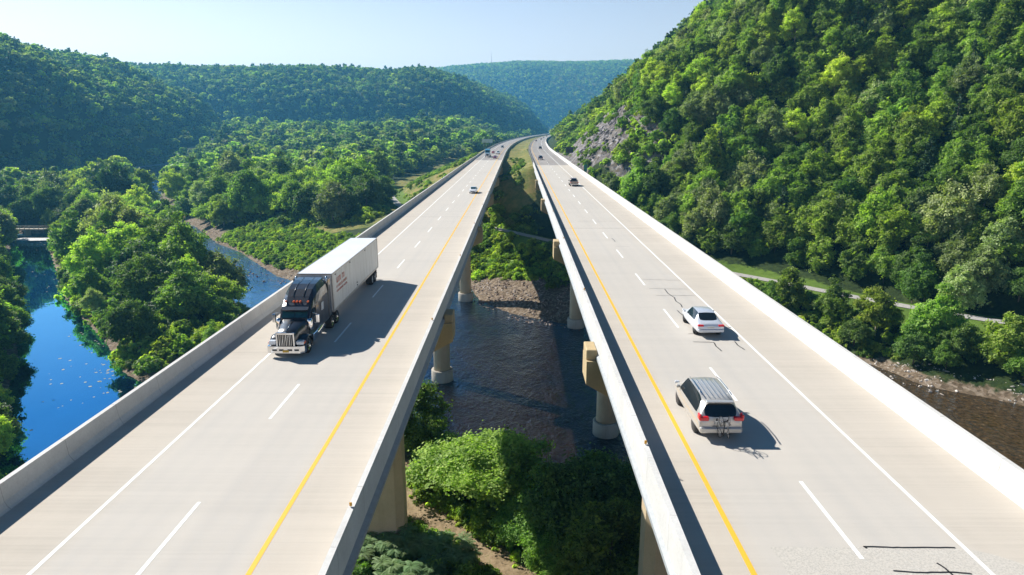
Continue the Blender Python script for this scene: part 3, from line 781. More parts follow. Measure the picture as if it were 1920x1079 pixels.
def crown_pts(seed, rad, hgt, base, nlobe, nleaf, lobe=(.26, .46), flat=.8, shape='round', up=.35, ragged=.25):
    r = np.random.default_rng(seed)
    L = []; ph0 = r.random() * 6.28; ph1 = r.random() * 6.28
    for i in range(nlobe):
        u = r.random(); th = r.random() * 2 * math.pi
        if shape == 'round':
            ph = math.acos(1 - 1.72 * ((i + .5) / nlobe)); rr = r.uniform(.62, .90)
            p = np.array([math.sin(ph) * math.cos(th) * rad * rr, math.sin(ph) * math.sin(th) * rad * rr, base + hgt * .5 + math.cos(ph) * hgt * .5 * rr])
        elif shape == 'spread':
            q = math.sqrt(r.random()); z = (1 - q * q) * .55 + r.uniform(0, .45) * (.35 + .65 * q)
            p = np.array([q * rad * .88 * math.cos(th), q * rad * .88 * math.sin(th), base + hgt * (.15 + .8 * z)])
        elif shape == 'tall':
            z = r.random(); w = (1 - (abs(z - .4) / .62) ** 2.2); q = r.uniform(.45, .95)
            p = np.array([w * rad * q * math.cos(th), w * rad * q * math.sin(th), base + hgt * z * .92])
        else:                       # low mound
            q = math.sqrt(r.random()); p = np.array([q * rad * math.cos(th), q * rad * math.sin(th), base + hgt * (1 - q * q) * r.uniform(.3, .85)])
        e_ = 1 + .20 * math.sin(2 * th + ph0) + .16 * math.sin(3 * th + ph1 + p[2]) + .10 * r.normal()
        p[0] *= e_; p[1] *= e_; p[2] = base + (p[2] - base) * (1 + .16 * math.sin(th + ph1) + .10 * r.normal())
        L.append((p, rad * r.uniform(*lobe) * r.choice([.7, 1.0, 1.15]), r.random()))
    w = np.array([l[1] ** 2 for l in L]); w /= w.sum()
    per = 12; ns = max(1, nleaf // per)            # leaves hang in sprays that share a direction
    ch = r.choice(nlobe, ns, p=w)
    C = np.array([l[0] for l in L])[ch]; Q = np.array([l[1] for l in L])[ch]; T = np.array([l[2] for l in L])[ch]
    d = unit(r, ns); d[:, 2] = np.where((d[:, 2] < -.2) & (r.random(ns) < .6), -d[:, 2], d[:, 2])
    bmp = .5 + .5 * np.sin(d[:, 0] * 7 + T * 30) * np.sin(d[:, 1] * 8 + T * 17) * np.cos(d[:, 2] * 6 + T * 9)
    rr = Q * (.58 + .40 * bmp + ragged * (r.normal(size=ns) * .8 + .5 * (r.random(ns) < .12)))
    SP = C + d * rr[:, None] * np.array([1, 1, flat])
    SN = d * .75 + unit(r, ns) * 1.05 + np.array([0, 0, up])
    st = np.clip(.5 + (T - .5) * .5 + (bmp - .5) * .3 + r.normal(size=ns) * .30, 0, 1)
    sp = np.minimum(rad * .075, .36) * r.uniform(.5, 1.4, ns)
    k = np.repeat(np.arange(ns), per); n = len(k)
    SNn = SN / np.linalg.norm(SN, axis=1, keepdims=True)
    off = r.normal(size=(n, 3)) * sp[k][:, None]; off -= (off * SNn[k]).sum(1, keepdims=True) * SNn[k] * .7
    P = SP[k] + off; N = SNn[k] + unit(r, n) * .42
    tint = np.clip(st[k] + r.normal(size=n) * .12, 0, 1)
    return P, N, tint, L

def trunk_mb(seed, h, r0, lobes, lean=0.0, limbs=7):
    r = random.Random(seed); mb = MB()
    pts = [(0, 0, -1.0)]; n = 6
    for i in range(1, n + 1):
        t = i / n; pts.append((lean * t * t * h + r.uniform(-.12, .12) * r0 * 3 * t, r.uniform(-.12, .12) * r0 * 3 * t, h * t))
    mb.tube(pts, [r0 * 1.35] + [r0 * (1.05 - .8 * i / n) for i in range(1, n + 1)], 8)
    tops = sorted(lobes, key=lambda l: -l[1])[:limbs]
    for p, q, _ in tops:
        t = r.uniform(.35, .75); s = Vector((lean * t * t * h, 0, h * t)); e = Vector(p)
        mid = s.lerp(e, .5) + Vector((r.uniform(-.3, .3), r.uniform(-.3, .3), r.uniform(-.1, .6)))
        mb.tube([s, mid, e], [r0 * .42, r0 * .27, r0 * .08], 5)
    return mb

PROTO = {}
def proto(key, name, mat, seed, rad, hgt, base, nlobe, nleaf, leaf, bark=None, shape='round', trunk_r=.22, lobe=(.26, .46), flat=.8, ragged=.25, asp=1.5, limbs=7, up=.6):
    P, N, tint, L = crown_pts(seed, rad, hgt, base, nlobe, nleaf, lobe, flat, shape, up, ragged)
    r = np.random.default_rng(seed + 99)
    S = leaf * r.uniform(.6, 1.35, len(P))
    cm = leaf_mesh('crown', P, N, S, tint, LM[mat], asp, seed)
    tm = trunk_mb(seed, base + hgt * .72, trunk_r, L, limbs=limbs)
    me = bpy.data.meshes.new('trunk'); me.from_pydata(tm.v, [], tm.f); me.polygons.foreach_set('use_smooth', tm.sm); me.materials.append(bark or m_bark); me.update()
    PROTO[key] = (name, cm, me, rad, base + hgt)

def conifer(key, seed, rad, h, nleaf, leaf, droop=.25, gap=.0):
    r = np.random.default_rng(seed); P = []; N = []; T = []
    nb = 46 if gap == 0 else 34
    branches = []
    for i in range(nb):
        z = .14 + .84 * ((i + r.random()) / nb); th = r.random() * 6.28; ln = rad * (1 - z) ** .75 * r.uniform(.65, 1.1) + .35
        branches.append((z * h, th, ln, r.random()))
    W = np.array([b_[2] ** 1.5 for b_ in branches]); W /= W.sum()
    ch = r.choice(nb, nleaf, p=W)
    B = np.array(branches)[ch]
    t = r.random(nleaf) ** .7; wdt = .28 * B[:, 2] * (1 - t) + .16
    side = r.normal(size=nleaf) * wdt * .6
    x = np.cos(B[:, 1]) * t * B[:, 2] - np.sin(B[:, 1]) * side; y = np.sin(B[:, 1]) * t * B[:, 2] + np.cos(B[:, 1]) * side
    z = B[:, 0] + .10 * B[:, 2] * t - droop * B[:, 2] * t * t + r.normal(size=nleaf) * .10
    P = np.stack([x, y, z], 1); N = unit(r, nleaf) * .8 + np.array([0, 0, .8])
    cm = leaf_mesh('crown', P, N, leaf * r.uniform(.6, 1.3, nleaf), np.clip(.5 + (B[:, 3] - .5) * .6 + r.normal(size=nleaf) * .15, 0, 1), LM['conifer'], 2.2, seed)
    mb = MB(); mb.tube([(0, 0, -1), (0, 0, h * .5), (0, 0, h)], [.28, .17, .03], 8)
    for b_ in branches[::2]:
        mb.tube([(0, 0, b_[0]), (math.cos(b_[1]) * b_[2] * .9, math.sin(b_[1]) * b_[2] * .9, b_[0] + .05 * b_[2])], [.05, .015], 4)
    me = bpy.data.meshes.new('trunk'); me.from_pydata(mb.v, [], mb.f); me.materials.append(m_bark); me.update()
    PROTO[key] = ('pine_tree', cm, me, rad, h)

# near trees (full leaf detail)
proto('near_locust', 'locust_tree', 'fresh', 11, 4.8, 5.8, 1.4, 60, 42000, .19, m_bark2, 'spread', .24, (.16, .28), .55, .4, up=1.0)
proto('near_maple', 'maple_tree', 'green', 12, 4.2, 7.0, 1.2, 54, 34000, .20, None, 'round', .24, (.18, .32), .75, .4, up=.7)
proto('near_oak', 'oak_tree', 'dark', 13, 4.8, 6.4, 1.4, 60, 36000, .20, None, 'spread', .28, (.17, .30), .6, .4, up=.7)
proto('near_shrub', 'leafy_shrub', 'green', 14, 1.7, 2.4, .1, 16, 7000, .13, None, 'mound', .06, (.25, .45), .8, .3, 1.6, 4)
# middle distance
proto('mid_maple', 'maple_tree', 'green', 21, 4.4, 9.6, 1.0, 60, 20000, .30, None, 'round', .24, (.18, .32), .95, .4)
proto('mid_ash', 'ash_tree', 'green', 22, 3.8, 10.6, .8, 60, 19000, .30, m_bark2, 'tall', .22, (.20, .36), 1.0, .45)
proto('mid_oak', 'oak_tree', 'dark', 23, 5.0, 9.0, 1.2, 66, 21000, .30, None, 'round', .3, (.16, .30), .8, .4)
proto('mid_locust', 'locust_tree', 'yellow', 24, 4.2, 9.4, 1.4, 64, 18000, .28, m_bark2, 'round', .22, (.15, .28), .7, .5)
proto('mid_willow', 'silver_maple_tree', 'grey', 25, 4.8, 9.8, 1.0, 60, 20000, .30, m_bark2, 'round', .3, (.16, .30), .85, .5)
proto('mid_broad', 'spreading_tree', 'yellow', 26, 5.8, 8.6, 1.8, 80, 24000, .30, None, 'spread', .32, (.15, .26), .7, .45)
proto('mid_shrub', 'leafy_shrub', 'green', 27, 1.9, 2.4, .0, 14, 2600, .24, None, 'mound', .06, (.28, .5), .8, .3, 1.5, 3)
proto('mid_shrub2', 'leafy_shrub', 'yellow', 28, 1.6, 2.2, .0, 12, 2200, .24, None, 'mound', .06, (.28, .5), .8, .3, 1.5, 3)
conifer('mid_pine', 31, 3.4, 14, 9000, .26)
conifer('ragged_pine', 32, 3.6, 17, 8000, .28, .1, 1)
# far
proto('far_round', 'tree', 'green', 41, 4.6, 7.6, 2.2, 20, 1500, .95, None, 'round', .25, (.30, .48), .8, .25, 1.3, 3)
proto('far_tall', 'tree', 'dark', 42, 4.0, 8.6, 2.2, 18, 1400, .92, None, 'tall', .25, (.34, .5), .8, .25, 1.3, 3)
proto('far_spread', 'tree', 'grey', 43, 5.4, 6.8, 2.4, 22, 1600, .98, None, 'spread', .25, (.26, .42), .7, .25, 1.3, 3)
proto('far_lobe', 'tree', 'yellow', 44, 4.6, 7.2, 2.4, 20, 1500, .95, None, 'round', .25, (.28, .46), .7, .25, 1.3, 3)
proto('tiny_a', 'tree', 'yellow', 51, 6.0, 9.0, 0, 10, 240, 3.0, None, 'round', .25, (.40, .6), .8, .2, 1.2, 2)  # paler leaves here and on tiny_b paint sunlight onto the far ridge
proto('tiny_b', 'tree', 'grey', 52, 6.0, 9.5, 0, 10, 240, 3.0, None, 'spread', .25, (.36, .55), .7, .2, 1.2, 2)

FIRST = {}
def tree(key, x, y, s=1.0, rz=None, label=None, group=None, z=None, cat='tree', tilt=0.0, sz=None, hide_trunk=False):
    name, cm, tm, rad, H = PROTO[key]
    if z is None: z = float(terrain(np.array([x]), np.array([y]))[0]) - .15
    e = bpy.data.objects.new(name, None); e.location = (x, y, z); e.rotation_euler = (tilt, tilt * .6, random.random() * 6.283 if rz is None else rz)
    e.scale = (s, s, s * (sz or 1.0)); e.empty_display_size = .5
    link(e); e['label'] = label; e['category'] = cat
    if group: e['group'] = group
    c = bpy.data.objects.new('crown' if cat != 'shrub' else 'foliage', cm); link(c, e)
    t = bpy.data.objects.new('trunk' if cat != 'shrub' else 'stems', tm); link(t, e)
    FIRST.setdefault(key, c)
    return e

# ---- visibility helper on the plan: inside the camera's view?
CP = (math.cos(pitch), math.sin(pitch)); yaw_ = co.rotation_euler.z
def project(X, Y, Z):
    x = X * math.cos(yaw_) + Y * math.sin(yaw_); y = -X * math.sin(yaw_) + Y * math.cos(yaw_); z = Z - 44.0
    f = y * CP[0] - z * CP[1]; d = -z * CP[0] - y * CP[1]
    f = np.where(f < 1, 1e-3, f)
    return 960 + 1220 * x / f, 540 + 1220 * d / f, f

def jgrid(x0, x1, y0, y1, s, seed):
    r = np.random.default_rng(seed)
    xs = np.arange(x0, x1, s); ys = np.arange(y0, y1, s * .9)
    A, B = np.meshgrid(xs, ys); A = A + (np.arange(len(ys)) % 2)[:, None] * s * .5
    A = A + r.uniform(-.36, .36, A.shape) * s; B = B + r.uniform(-.36, .36, B.shape) * s
    return A.ravel(), B.ravel(), r

def roadmask(X, Y, mL, mR):
    xl = XL(Y); xr = XR(Y)
    return (np.abs(X - xl) > mL) & (np.abs(X - xr) > mR)

# ------------------------------------------------------------------ right hillside
X, Y, r = jgrid(18, 620, -40, 760, 6.0, 5)
h, M = terrain(X, Y, True)
px, py, f = project(X, Y, h + 6)
ok = (M['hill'] > 3.0) & (M['dp'] > 7) & roadmask(X, Y, 16, 15.5)
rocky = (Y > 212) & (Y < 420) & (M['hill'] < 17 + np.clip((Y - 243) / 12, 0, 9) + M['n1'] * 20)
thin = (Y > 400) & (M['hill'] < 90) & (r.random(X.shape) < .45)
ok &= ~rocky & ~thin
view = (px > -120) & (px < 2040) & (py > -130) & (f > 10)
near = ok & (f < 420) & (px < 2300) & (px > 900) & (py > -700)
# keep those whose crowns show: in frame
order = np.argsort(np.where(ok & view, f, 1e9))
nvis = int((ok & view).sum()); nind = min(285, nvis)
indiv = order[:nind]; isind = np.zeros(X.shape, bool); isind[indiv] = True
HK = ['mid_maple', 'mid_ash', 'mid_oak', 'mid_maple', 'mid_locust', 'mid_ash', 'mid_willow']
HLAB = {'mid_maple': 'round mid-green maple on the steep slope right of the bridges', 'mid_ash': 'tall narrow green ash on the steep slope right of the bridges',
        'mid_oak': 'broad dark-green oak on the steep slope right of the bridges', 'mid_locust': 'bright yellow-green locust on the steep slope right of the bridges',
        'mid_willow': 'pale grey-green leafy tree on the steep slope right of the bridges', 'mid_pine': 'dark conical pine among the leafy trees of the right slope'}
HGRP = {k: k.replace('mid_', '') + ' trees on the right hillside' for k in HLAB}
for i in indiv:
    k = HK[int(r.integers(0, len(HK)))]
    if r.random() < .05: k = 'mid_pine'
    s = r.uniform(.62, 1.12)
    tree(k, float(X[i]), float(Y[i]), float(s), label=HLAB[k], group=HGRP[k], z=float(h[i]) - .3, sz=float(r.uniform(.9, 1.15)))
STUFF = {}
def addstuff(key, X, Y, Z, S, K, label=None):
    STUFF[key] = (X, Y, Z, S, K, label)
rest = ok & ~isind & ((py > -500) | (f < 30)) & (M['hill'] < 330)
# the nearer part of the rest keeps the finer crowns
addstuff('hillside_forest', X[rest], Y[rest], h[rest] - .3, r.uniform(.70, 1.05, rest.sum()), np.where((f[rest] < 330) & (px[rest] < 2300), r.integers(0, 5, rest.sum()), 5 + r.integers(0, 4, rest.sum())), 'dense green forest over the upper part of the right hillside')

# ------------------------------------------------------------------ left valley floor, island and banks
X, Y, r = jgrid(-620, 40, -60, 620, 10.6, 9)
h, M = terrain(X, Y, True)
px, py, f = project(X, Y, h + 5)
clear = (X > XL(Y) - 38 - 14 * sst(260, 340, Y) - vn(X, Y, 30.) * 18) & (Y > 215)
low = sdist(X, Y, LOWVEG) > -1
field = sdist(X, Y, FIELD) > -4
vr = segd(X, Y, [(a, b_) for a, b_ in VR]) > 11
ok = (M['dw'] > 2.2) & (M['dp'] > 5.5) & ~clear & ~low & ~field & vr & (X < XL(Y) - 12) & (M['h1'] < 2)
ok &= ~((Y < 92) & (X > -94))
gravelE = (~M['isl']) & (M['dw'] < 5) & (X > -120)
ok &= ~gravelE
isl = M['isl']
view = (px > -60) & (py < 1150) & (px < 1100) & (f > 10)
order = np.argsort(np.where(ok & view, f, 1e9)); nind = min(290, int((ok & view).sum()))
isind = np.zeros(X.shape, bool)
VK = ['mid_maple', 'mid_willow', 'mid_oak', 'mid_locust', 'mid_broad', 'mid_ash', 'mid_maple', 'mid_oak']
def vlabel(k, where):
    d = {'mid_maple': 'round mid-green maple', 'mid_ash': 'tall narrow green ash', 'mid_oak': 'broad dark-green oak', 'mid_locust': 'bright yellow-green locust', 'mid_willow': 'pale grey-green silver maple', 'mid_broad': 'wide spreading yellow-green tree', 'mid_pine': 'dark conical pine'}
    return d[k] + ' ' + where
for i in order[:nind]:
    isind[i] = True
    k = VK[int(r.integers(0, len(VK)))]
    if isl[i]:
        where = 'on the island between the slough and the river'; g = 'island'
        k = ['mid_broad', 'mid_locust', 'mid_willow', 'mid_maple', 'mid_oak'][int(r.integers(0, 5))]
    elif X[i] < -150 and Y[i] < 330 and sdist(X[i:i+1], Y[i:i+1], [(-60, 40), (-84, 98), (-98, 120), (-126, 156), (-204, 257), (-500, 257), (-500, 40)])[0] > -3:
        where = 'on the far left bank of the slough'; g = 'left bank'
    elif sdist(X[i:i+1], Y[i:i+1], [(-60, 40), (-84, 98), (-98, 120), (-126, 156), (-204, 257), (-500, 257), (-500, 40)])[0] > -3:
        where = 'on the far left bank of the slough'; g = 'left bank'
    else:
        where = 'in the wood between the river and the left bridge'; g = 'valley'
    s = r.uniform(.75, 1.42) + (.5 if r.random() < .16 else 0)
    if isl[i]: s *= .55 + .35 * min(1.0, M['dw'][i] / 14)
    tree(k, float(X[i]), float(Y[i]), float(s), label=vlabel(k, where), group=k.replace('mid_', '') + ' trees, ' + g, z=float(h[i]) - .2, sz=float(r.uniform(.88, 1.12)))
rest = ok & ~isind
addstuff('valley_forest', X[rest], Y[rest], h[rest] - .3, r.uniform(.8, 1.45, rest.sum()) + .5 * (r.random(rest.sum()) < .16), np.where((f[rest] < 360) & (px[rest] > -500), r.integers(0, 5, rest.sum()), 5 + r.integers(0, 4, rest.sum())), 'mixed green woodland filling the valley floor')
def bankrow(pts, step, keys, smin, smax, where, grp, seed, jit=1.2):
    r = np.random.default_rng(seed)
    for a, b_ in zip(pts[:-1], pts[1:]):
        n = max(1, int(math.dist(a, b_) / step))
        for q in range(n):
            t = (q + r.random() * .6) / n
            x = a[0] + (b_[0] - a[0]) * t + r.normal() * jit; y = a[1] + (b_[1] - a[1]) * t + r.normal() * jit
            k_ = keys[int(r.integers(0, len(keys)))]
            tree(k_, float(x), float(y), float(r.uniform(smin, smax)), label=vlabel(k_, where), group=k_.replace('mid_', '') + ' trees, ' + grp, z=max(0.2, float(terrain(np.array([x]), np.array([y]))[0])) - .6)
bankrow([(-65, 60), (-68, 72), (-87, 98), (-103, 122), (-132, 160), (-208, 252)], 4.6, ['mid_oak', 'mid_maple', 'mid_ash', 'mid_locust'], .5, .8, 'on the far left bank of the slough', 'left bank', 21)
bankrow([(-74, 60), (-82, 76), (-101, 101), (-119, 124), (-148, 162)], 5.0, ['mid_oak', 'mid_maple', 'mid_ash'], .7, 1.1, 'on the far left bank of the slough', 'left bank', 24)
bankrow([(-84, 140), (-100, 157), (-120, 176), (-165, 240), (-190, 276)], 5.5, ['mid_broad', 'mid_maple', 'mid_willow', 'mid_locust'], .35, .55, 'on the island between the slough and the river', 'island', 22)
bankrow([(-58, 118), (-64, 138), (-83, 172), (-108, 208), (-134, 250), (-176, 312)], 6.0, ['mid_oak', 'mid_broad', 'mid_maple', 'mid_willow'], .4, .62, 'on the island between the slough and the river', 'island', 23)
d_ = HLAB.copy()
def footrow(pts, step, seed):
    r = np.random.default_rng(seed)
    for a, b_ in zip(pts[:-1], pts[1:]):
        n = max(1, int(math.dist(a, b_) / step))
        for q in range(n):
            t = (q + r.random() * .6) / n; x = a[0] + (b_[0] - a[0]) * t + r.normal(); y = a[1] + (b_[1] - a[1]) * t + r.normal()
            k_ = ['mid_maple', 'mid_ash', 'mid_oak', 'mid_willow'][int(r.integers(0, 4))]
            if np.min(np.abs([x - float(XR(y)), 99])) < 12.5: continue
            tree(k_, float(x), float(y), float(r.uniform(.6, .95)), label=HLAB[k_].replace('on the steep slope', 'at the foot of the steep slope'), group='foot of the right hillside, ' + k_.replace('mid_', ''), z=gzz(x, y) - .4)
def gzz(x, y): return float(terrain(np.array([x]), np.array([y]))[0])
footrow([(28, 214), (36, 194), (47, 182), (62, 171), (69, 163), (77, 152), (88, 138), (100, 127), (126, 110), (160, 90)], 4.6, 51)
footrow([(31, 220), (40, 200), (52, 188), (66, 176), (76, 166), (86, 153), (97, 140), (110, 129), (135, 114)], 5.2, 52)
# further valley floor
X, Y, r = jgrid(-700, 420, 620, 1900, 11.0, 19)
h, M = terrain(X, Y, True); px, py, f = project(X, Y, h + 5)
ok = (M['h1'] < 2) & (M['h2'] < 2) & (M['hill'] < 2) & roadmask(X, Y, 22, 22) & (px > -100) & (px < 1300) & (M['dw'] > 3) & (segd(X, Y, [(a, b_) for a, b_ in VR]) > 14)
k = 5 + r.integers(0, 4, ok.sum())
addstuff('distant_valley_forest', X[ok], Y[ok], h[ok] - .3, r.uniform(.7, 1.4, ok.sum()) + .5 * (r.random(ok.sum()) < .15), k, 'dense woods on the far valley floor below the hills')
# hills
def hillwood(name, hk, x0, x1, y0, y1, s, seed, kinds, smin, smax, label, lim=1e9):
    X, Y, r = jgrid(x0, x1, y0, y1, s, seed)
    h, M = terrain(X, Y, True); px, py, f = project(X, Y, h + 8)
    ok = (M[hk] > -2) & (M[hk] < lim) & (px > -1300) & (px < 1700) & (py > -80) & (py < 520)
    if hk == 'hill': ok &= (Y > 760)
    n = ok.sum()
    addstuff(name, X[ok], Y[ok], h[ok] - .5, r.uniform(smin, smax, n), r.choice(kinds, n), label)
hillwood('left_hill_forest', 'h1', -1000, -330, 60, 1080, 9.2, 3, [5, 6, 7, 8, 5, 6], .72, 1.3, 'dense forest covering the nearest hill on the left', 260)
hillwood('middle_hill_forest', 'h2', -1000, 130, 1000, 1950, 11.0, 4, [5, 6, 7, 8, 5, 6], .8, 1.35, 'dense forest covering the rounded middle hill', 380)
hillwood('far_ridge_forest', 'h3', -700, 1500, 2400, 3300, 15.0, 6, [9, 10], .75, 1.3, 'hazy forest covering the long far ridge', 700)
hillwood('bend_forest', 'hill', 60, 420, 760, 1500, 10.0, 8, [5, 6, 7, 8], .7, 1.1, 'woods on the slope above the far bend of the road')

# ------------------------------------------------------------------ hand-placed trees and shrubs round the bridges
def T(key, x, y, s, label, group=None, cat='tree', **k): return tree(key, x, y, s, label=label, group=group, cat=cat, **k)
T('near_locust', -4.0, 66.5, 1.42, 'big bright fresh-green tree on the near bank between the bridges', rz=.4, sz=.70)
T('mid_shrub2', -61.5, 62.5, 1.6, 'bright green bush at the near end of the left slough bank')
T('near_locust', -9.5, 73.5, .62, 'bright tree at the water edge left of the big bright green one', rz=1.1)
T('near_locust', 1.8, 57.6, .8, 'smaller bright green tree below the big one on the near bank', rz=2.2, sz=.8)
T('near_maple', -13.6, 78.0, 1.05, 'green tree at the water edge beside the left bridge pier')
T('near_oak', 6.0, 57.6, 1.1, 'dark tree shaded by the left bridge, on the near bank')
T('near_oak', 11.2, 58.5, 1.05, 'dark shaded tree touching the right bridge on the near bank', rz=2.0)
T('near_maple', 8.3, 50.5, 1.0, 'shaded tree at the foot of the right bridge near column')
T('near_maple', 3.6, 52.8, .5, 'small pale-leaved tree beside the dirt track')
T('near_oak', 10.0, 66.5, .62, 'small dark tree leaning over the brown river water')
T('near_maple', -14.6, 60.5, .62, 'small bright tree growing in front of the left bridge column')
def ring(n, pts, key, smin, smax, label, group, seed, cat='shrub'):
    r = np.random.default_rng(seed); c = 0; P = np.array(pts, float)
    x0, y0 = P.min(0); x1, y1 = P.max(0); tries = 0
    while c < n and tries < n * 60:
        tries += 1
        x = r.uniform(x0, x1); y = r.uniform(y0, y1)
        if sdist(np.array([x]), np.array([y]), pts)[0] < 0: continue
        hh, M = terrain(np.array([x]), np.array([y]), True)
        if M['dw'][0] < .8 or M['dp'][0] < 3.2: continue
        kk = key[int(r.integers(0, len(key)))]
        tree(kk, x, y, float(r.uniform(smin, smax)), label=label, group=group, cat=cat, z=float(hh[0]) - .1); c += 1
def banks(n, seed, smin, smax, label, group, xr_, yr_, tmin, key='near_shrub'):
    r = np.random.default_rng(seed); c = 0
    while c < n:
        x = r.uniform(*xr_); y = r.uniform(*yr_); X_, Y_ = np.array([x]), np.array([y])
        hh, M = terrain(X_, Y_, True)
        if M['dw'][0] < 1 or segd(X_, Y_, TRACK)[0] < tmin: continue
        tree(key, x, y, float(r.uniform(smin, smax)), label=label, group=group, cat='shrub', z=float(hh[0]) - .1); c += 1
banks(125, 31, .5, 1.2, 'leafy green shrub in the undergrowth of the near river bank', 'near bank shrubs', (-16, 15), (44, 82), 2.2)
ring(70, [(-20, 206), (-22, 192), (-13, 187), (-6, 177), (4, 168), (14, 160), (26, 150), (30, 170), (14, 184), (1, 203), (-10, 216)], ['mid_shrub', 'mid_shrub2'], .7, 1.5, 'bright green shrub under the bridges between the gravel bar and the path', 'shrubs by the gravel bar', 4)
ring(26, [(-14, 228), (-6, 222), (4, 210), (8, 216), (6, 232), (-6, 240), (-16, 246)], ['mid_shrub', 'mid_shrub2'], .9, 1.7, 'green shrub just beyond the path between the bridges', 'shrubs beyond the path', 5)
ring(46, [(38, 168), (60, 150), (72, 132), (66, 126), (52, 140), (34, 156)], ['mid_shrub', 'mid_shrub2'], .6, 1.1, 'dense green shrub on the river bank below the path, right of the bridge', 'shrubs right of the bridge', 10)
# bank trees right of the bridge, between the path and the water
BK = [(60.5, 140, 'mid_ash', .85, 'slender tree with a bare pale trunk beside the path'), (66, 131, 'mid_maple', .72, 'rounded green tree just left of the yellowish one by the path'),
      (72, 125, 'mid_locust', .85, 'yellowish-green tree on the right bank by the path bend'), (78, 117.5, 'mid_maple', .92, 'large green tree on the right bank in front of the path'),
      (85.5, 108, 'mid_ash', .9, 'tall green tree on the right bank where the path leaves the picture'), (80, 112, 'mid_oak', .6, 'dark low tree overhanging the brown water on the right'),
      (91, 103, 'mid_locust', .66, 'bright tree over the pebbly shore at the right'), (73.5, 114, 'mid_oak', .55, 'dark low tree above the pebbly shore'), (67, 123, 'mid_oak', .5, 'small dark tree on the bank close to the right parapet'),
      (97, 98, 'mid_maple', .7, 'green tree at the right end of the shore'), (55, 137, 'mid_maple', .5, 'small bushy tree just over the right parapet'), (90, 128, 'mid_willow', .8, 'pale green tree above the path on the right'),
      (84, 134, 'mid_maple', .8, 'green tree just behind the path on the right')]
BK += [(90.5, 99.5, 'mid_oak', .55, 'dark bushy tree low over the pebbly shore at the right edge'), (103, 94, 'mid_maple', .75, 'green tree on the shore beyond the right end of the pebbles'), (99, 104, 'mid_ash', .85, 'tall ash between the path and the far right shore'),
       (86, 104, 'mid_maple', .5, 'small green tree hanging over the pale pebbles'), (110, 92, 'mid_oak', .8, 'dark tree at the far right end of the bank'), (76.5, 109.5, 'mid_maple', .42, 'small bushy tree at the start of the pebbly shore')]
for x, y, k, s, lab in BK: T(k, x, y, s, lab)
for x, y, k_, s_, lab in ((-455, 560, 'ragged_pine', 1.0, 'lone pine poking above the skyline at the left end of the near hill'), (-446, 612, 'ragged_pine', 1.15, 'taller dark pine on the left skyline beside the lone one'), (-430, 590, 'mid_pine', 1.1, 'pointed pine on the skyline of the near left hill')):
    T(k_, x, y, s_, lab)
# silhouettes on the hill's edge and the far left ridge
def onhill(key, x, y, s, lab, **k): return T(key, x, y, s, lab, **k)
onhill('ragged_pine', 91, 340, 1.3, 'tall ragged pine standing against the sky at the top of the right hill')
onhill('ragged_pine', 79, 350, .95, 'ragged pine on the skyline beside the tall one')
onhill('ragged_pine', 84, 356, .8, 'smaller dark pine low on the skyline of the right hill')
# small trees beyond the path between the bridges
T('mid_maple', -6.5, 226, .42, 'small tree just beyond the path beside the left bridge pier')
T('mid_willow', -2.5, 219, .34, 'small pale tree at the edge of the path between the bridges')
T('mid_maple', -60, 152, .0001, 'x') if False else None

# sumac thicket at the bottom: long pinnate leaves
def sumac(x, y, s, label, group, seed):
    r = np.random.default_rng(seed); P = []; N = []; S = []; T_ = []
    me = PROTO.get('sumac')
    if me is None:
        ns = 11
        for k in range(ns):
            a = r.random() * 6.28; q = r.uniform(.1, 1.4); bx, by, bz = q * math.cos(a), q * math.sin(a), r.uniform(1.3, 2.6)
            for j in range(13):
                th = j * 2.4 + r.uniform(-.2, .2); ln = r.uniform(.6, .95); el = r.uniform(.15, .7)
                for u in range(11):
                    t = (u + 1) / 11
                    cx = bx + math.cos(th) * ln * t; cy_ = by + math.sin(th) * ln * t; cz = bz + math.sin(el) * ln * t - .55 * ln * t * t
                    for sd in (-1, 1):
                        w = .16 * (1 - .5 * t)
                        P.append((cx - math.sin(th) * sd * w, cy_ + math.cos(th) * sd * w, cz - .03)); N.append((0, 0, 1)); T_.append(.55 + .2 * r.normal() * .5); S.append((th + sd * 1.35, .30 * (1 - .35 * t)))
        P = np.array(P); V = []
        for p, (ang, l) in zip(P, S):
            d = np.array([math.cos(ang), math.sin(ang), -.25]); n2_ = np.array([-math.sin(ang), math.cos(ang), 0]) * .045
            V += [p - d * l * .5, p + n2_, p + d * l * .5, p - n2_]
        V = np.array(V); n = len(P)
        m_ = bpy.data.meshes.new('foliage'); m_.vertices.add(4 * n); m_.vertices.foreach_set('co', V.astype(np.float32).ravel())
        m_.loops.add(4 * n); m_.loops.foreach_set('vertex_index', np.arange(4 * n, dtype=np.int32)); m_.polygons.add(n); m_.polygons.foreach_set('loop_start', np.arange(0, 4 * n, 4, dtype=np.int32))
        at_ = m_.attributes.new('tint', 'FLOAT', 'POINT'); at_.data.foreach_set('value', np.repeat(np.array(T_), 4).astype(np.float32)); m_.update(calc_edges=True); m_.materials.append(LM['sumac'])
        mb = MB()
        for k in range(8):
            a = r.random() * 6.28; mb.tube([(0, 0, -.3), (.5 * math.cos(a), .5 * math.sin(a), 1.1), (1.1 * math.cos(a), 1.1 * math.sin(a), 2.0)], [.05, .035, .02], 5)
        t_ = bpy.data.meshes.new('stems'); t_.from_pydata(mb.v, [], mb.f); t_.materials.append(m_bark); t_.update()
        PROTO['sumac'] = me = ('sumac_shrub', m_, t_, 1.8, 3.0)
    tree('sumac', x, y, s, label=label, group=group, cat='shrub')
r_ = np.random.default_rng(12)
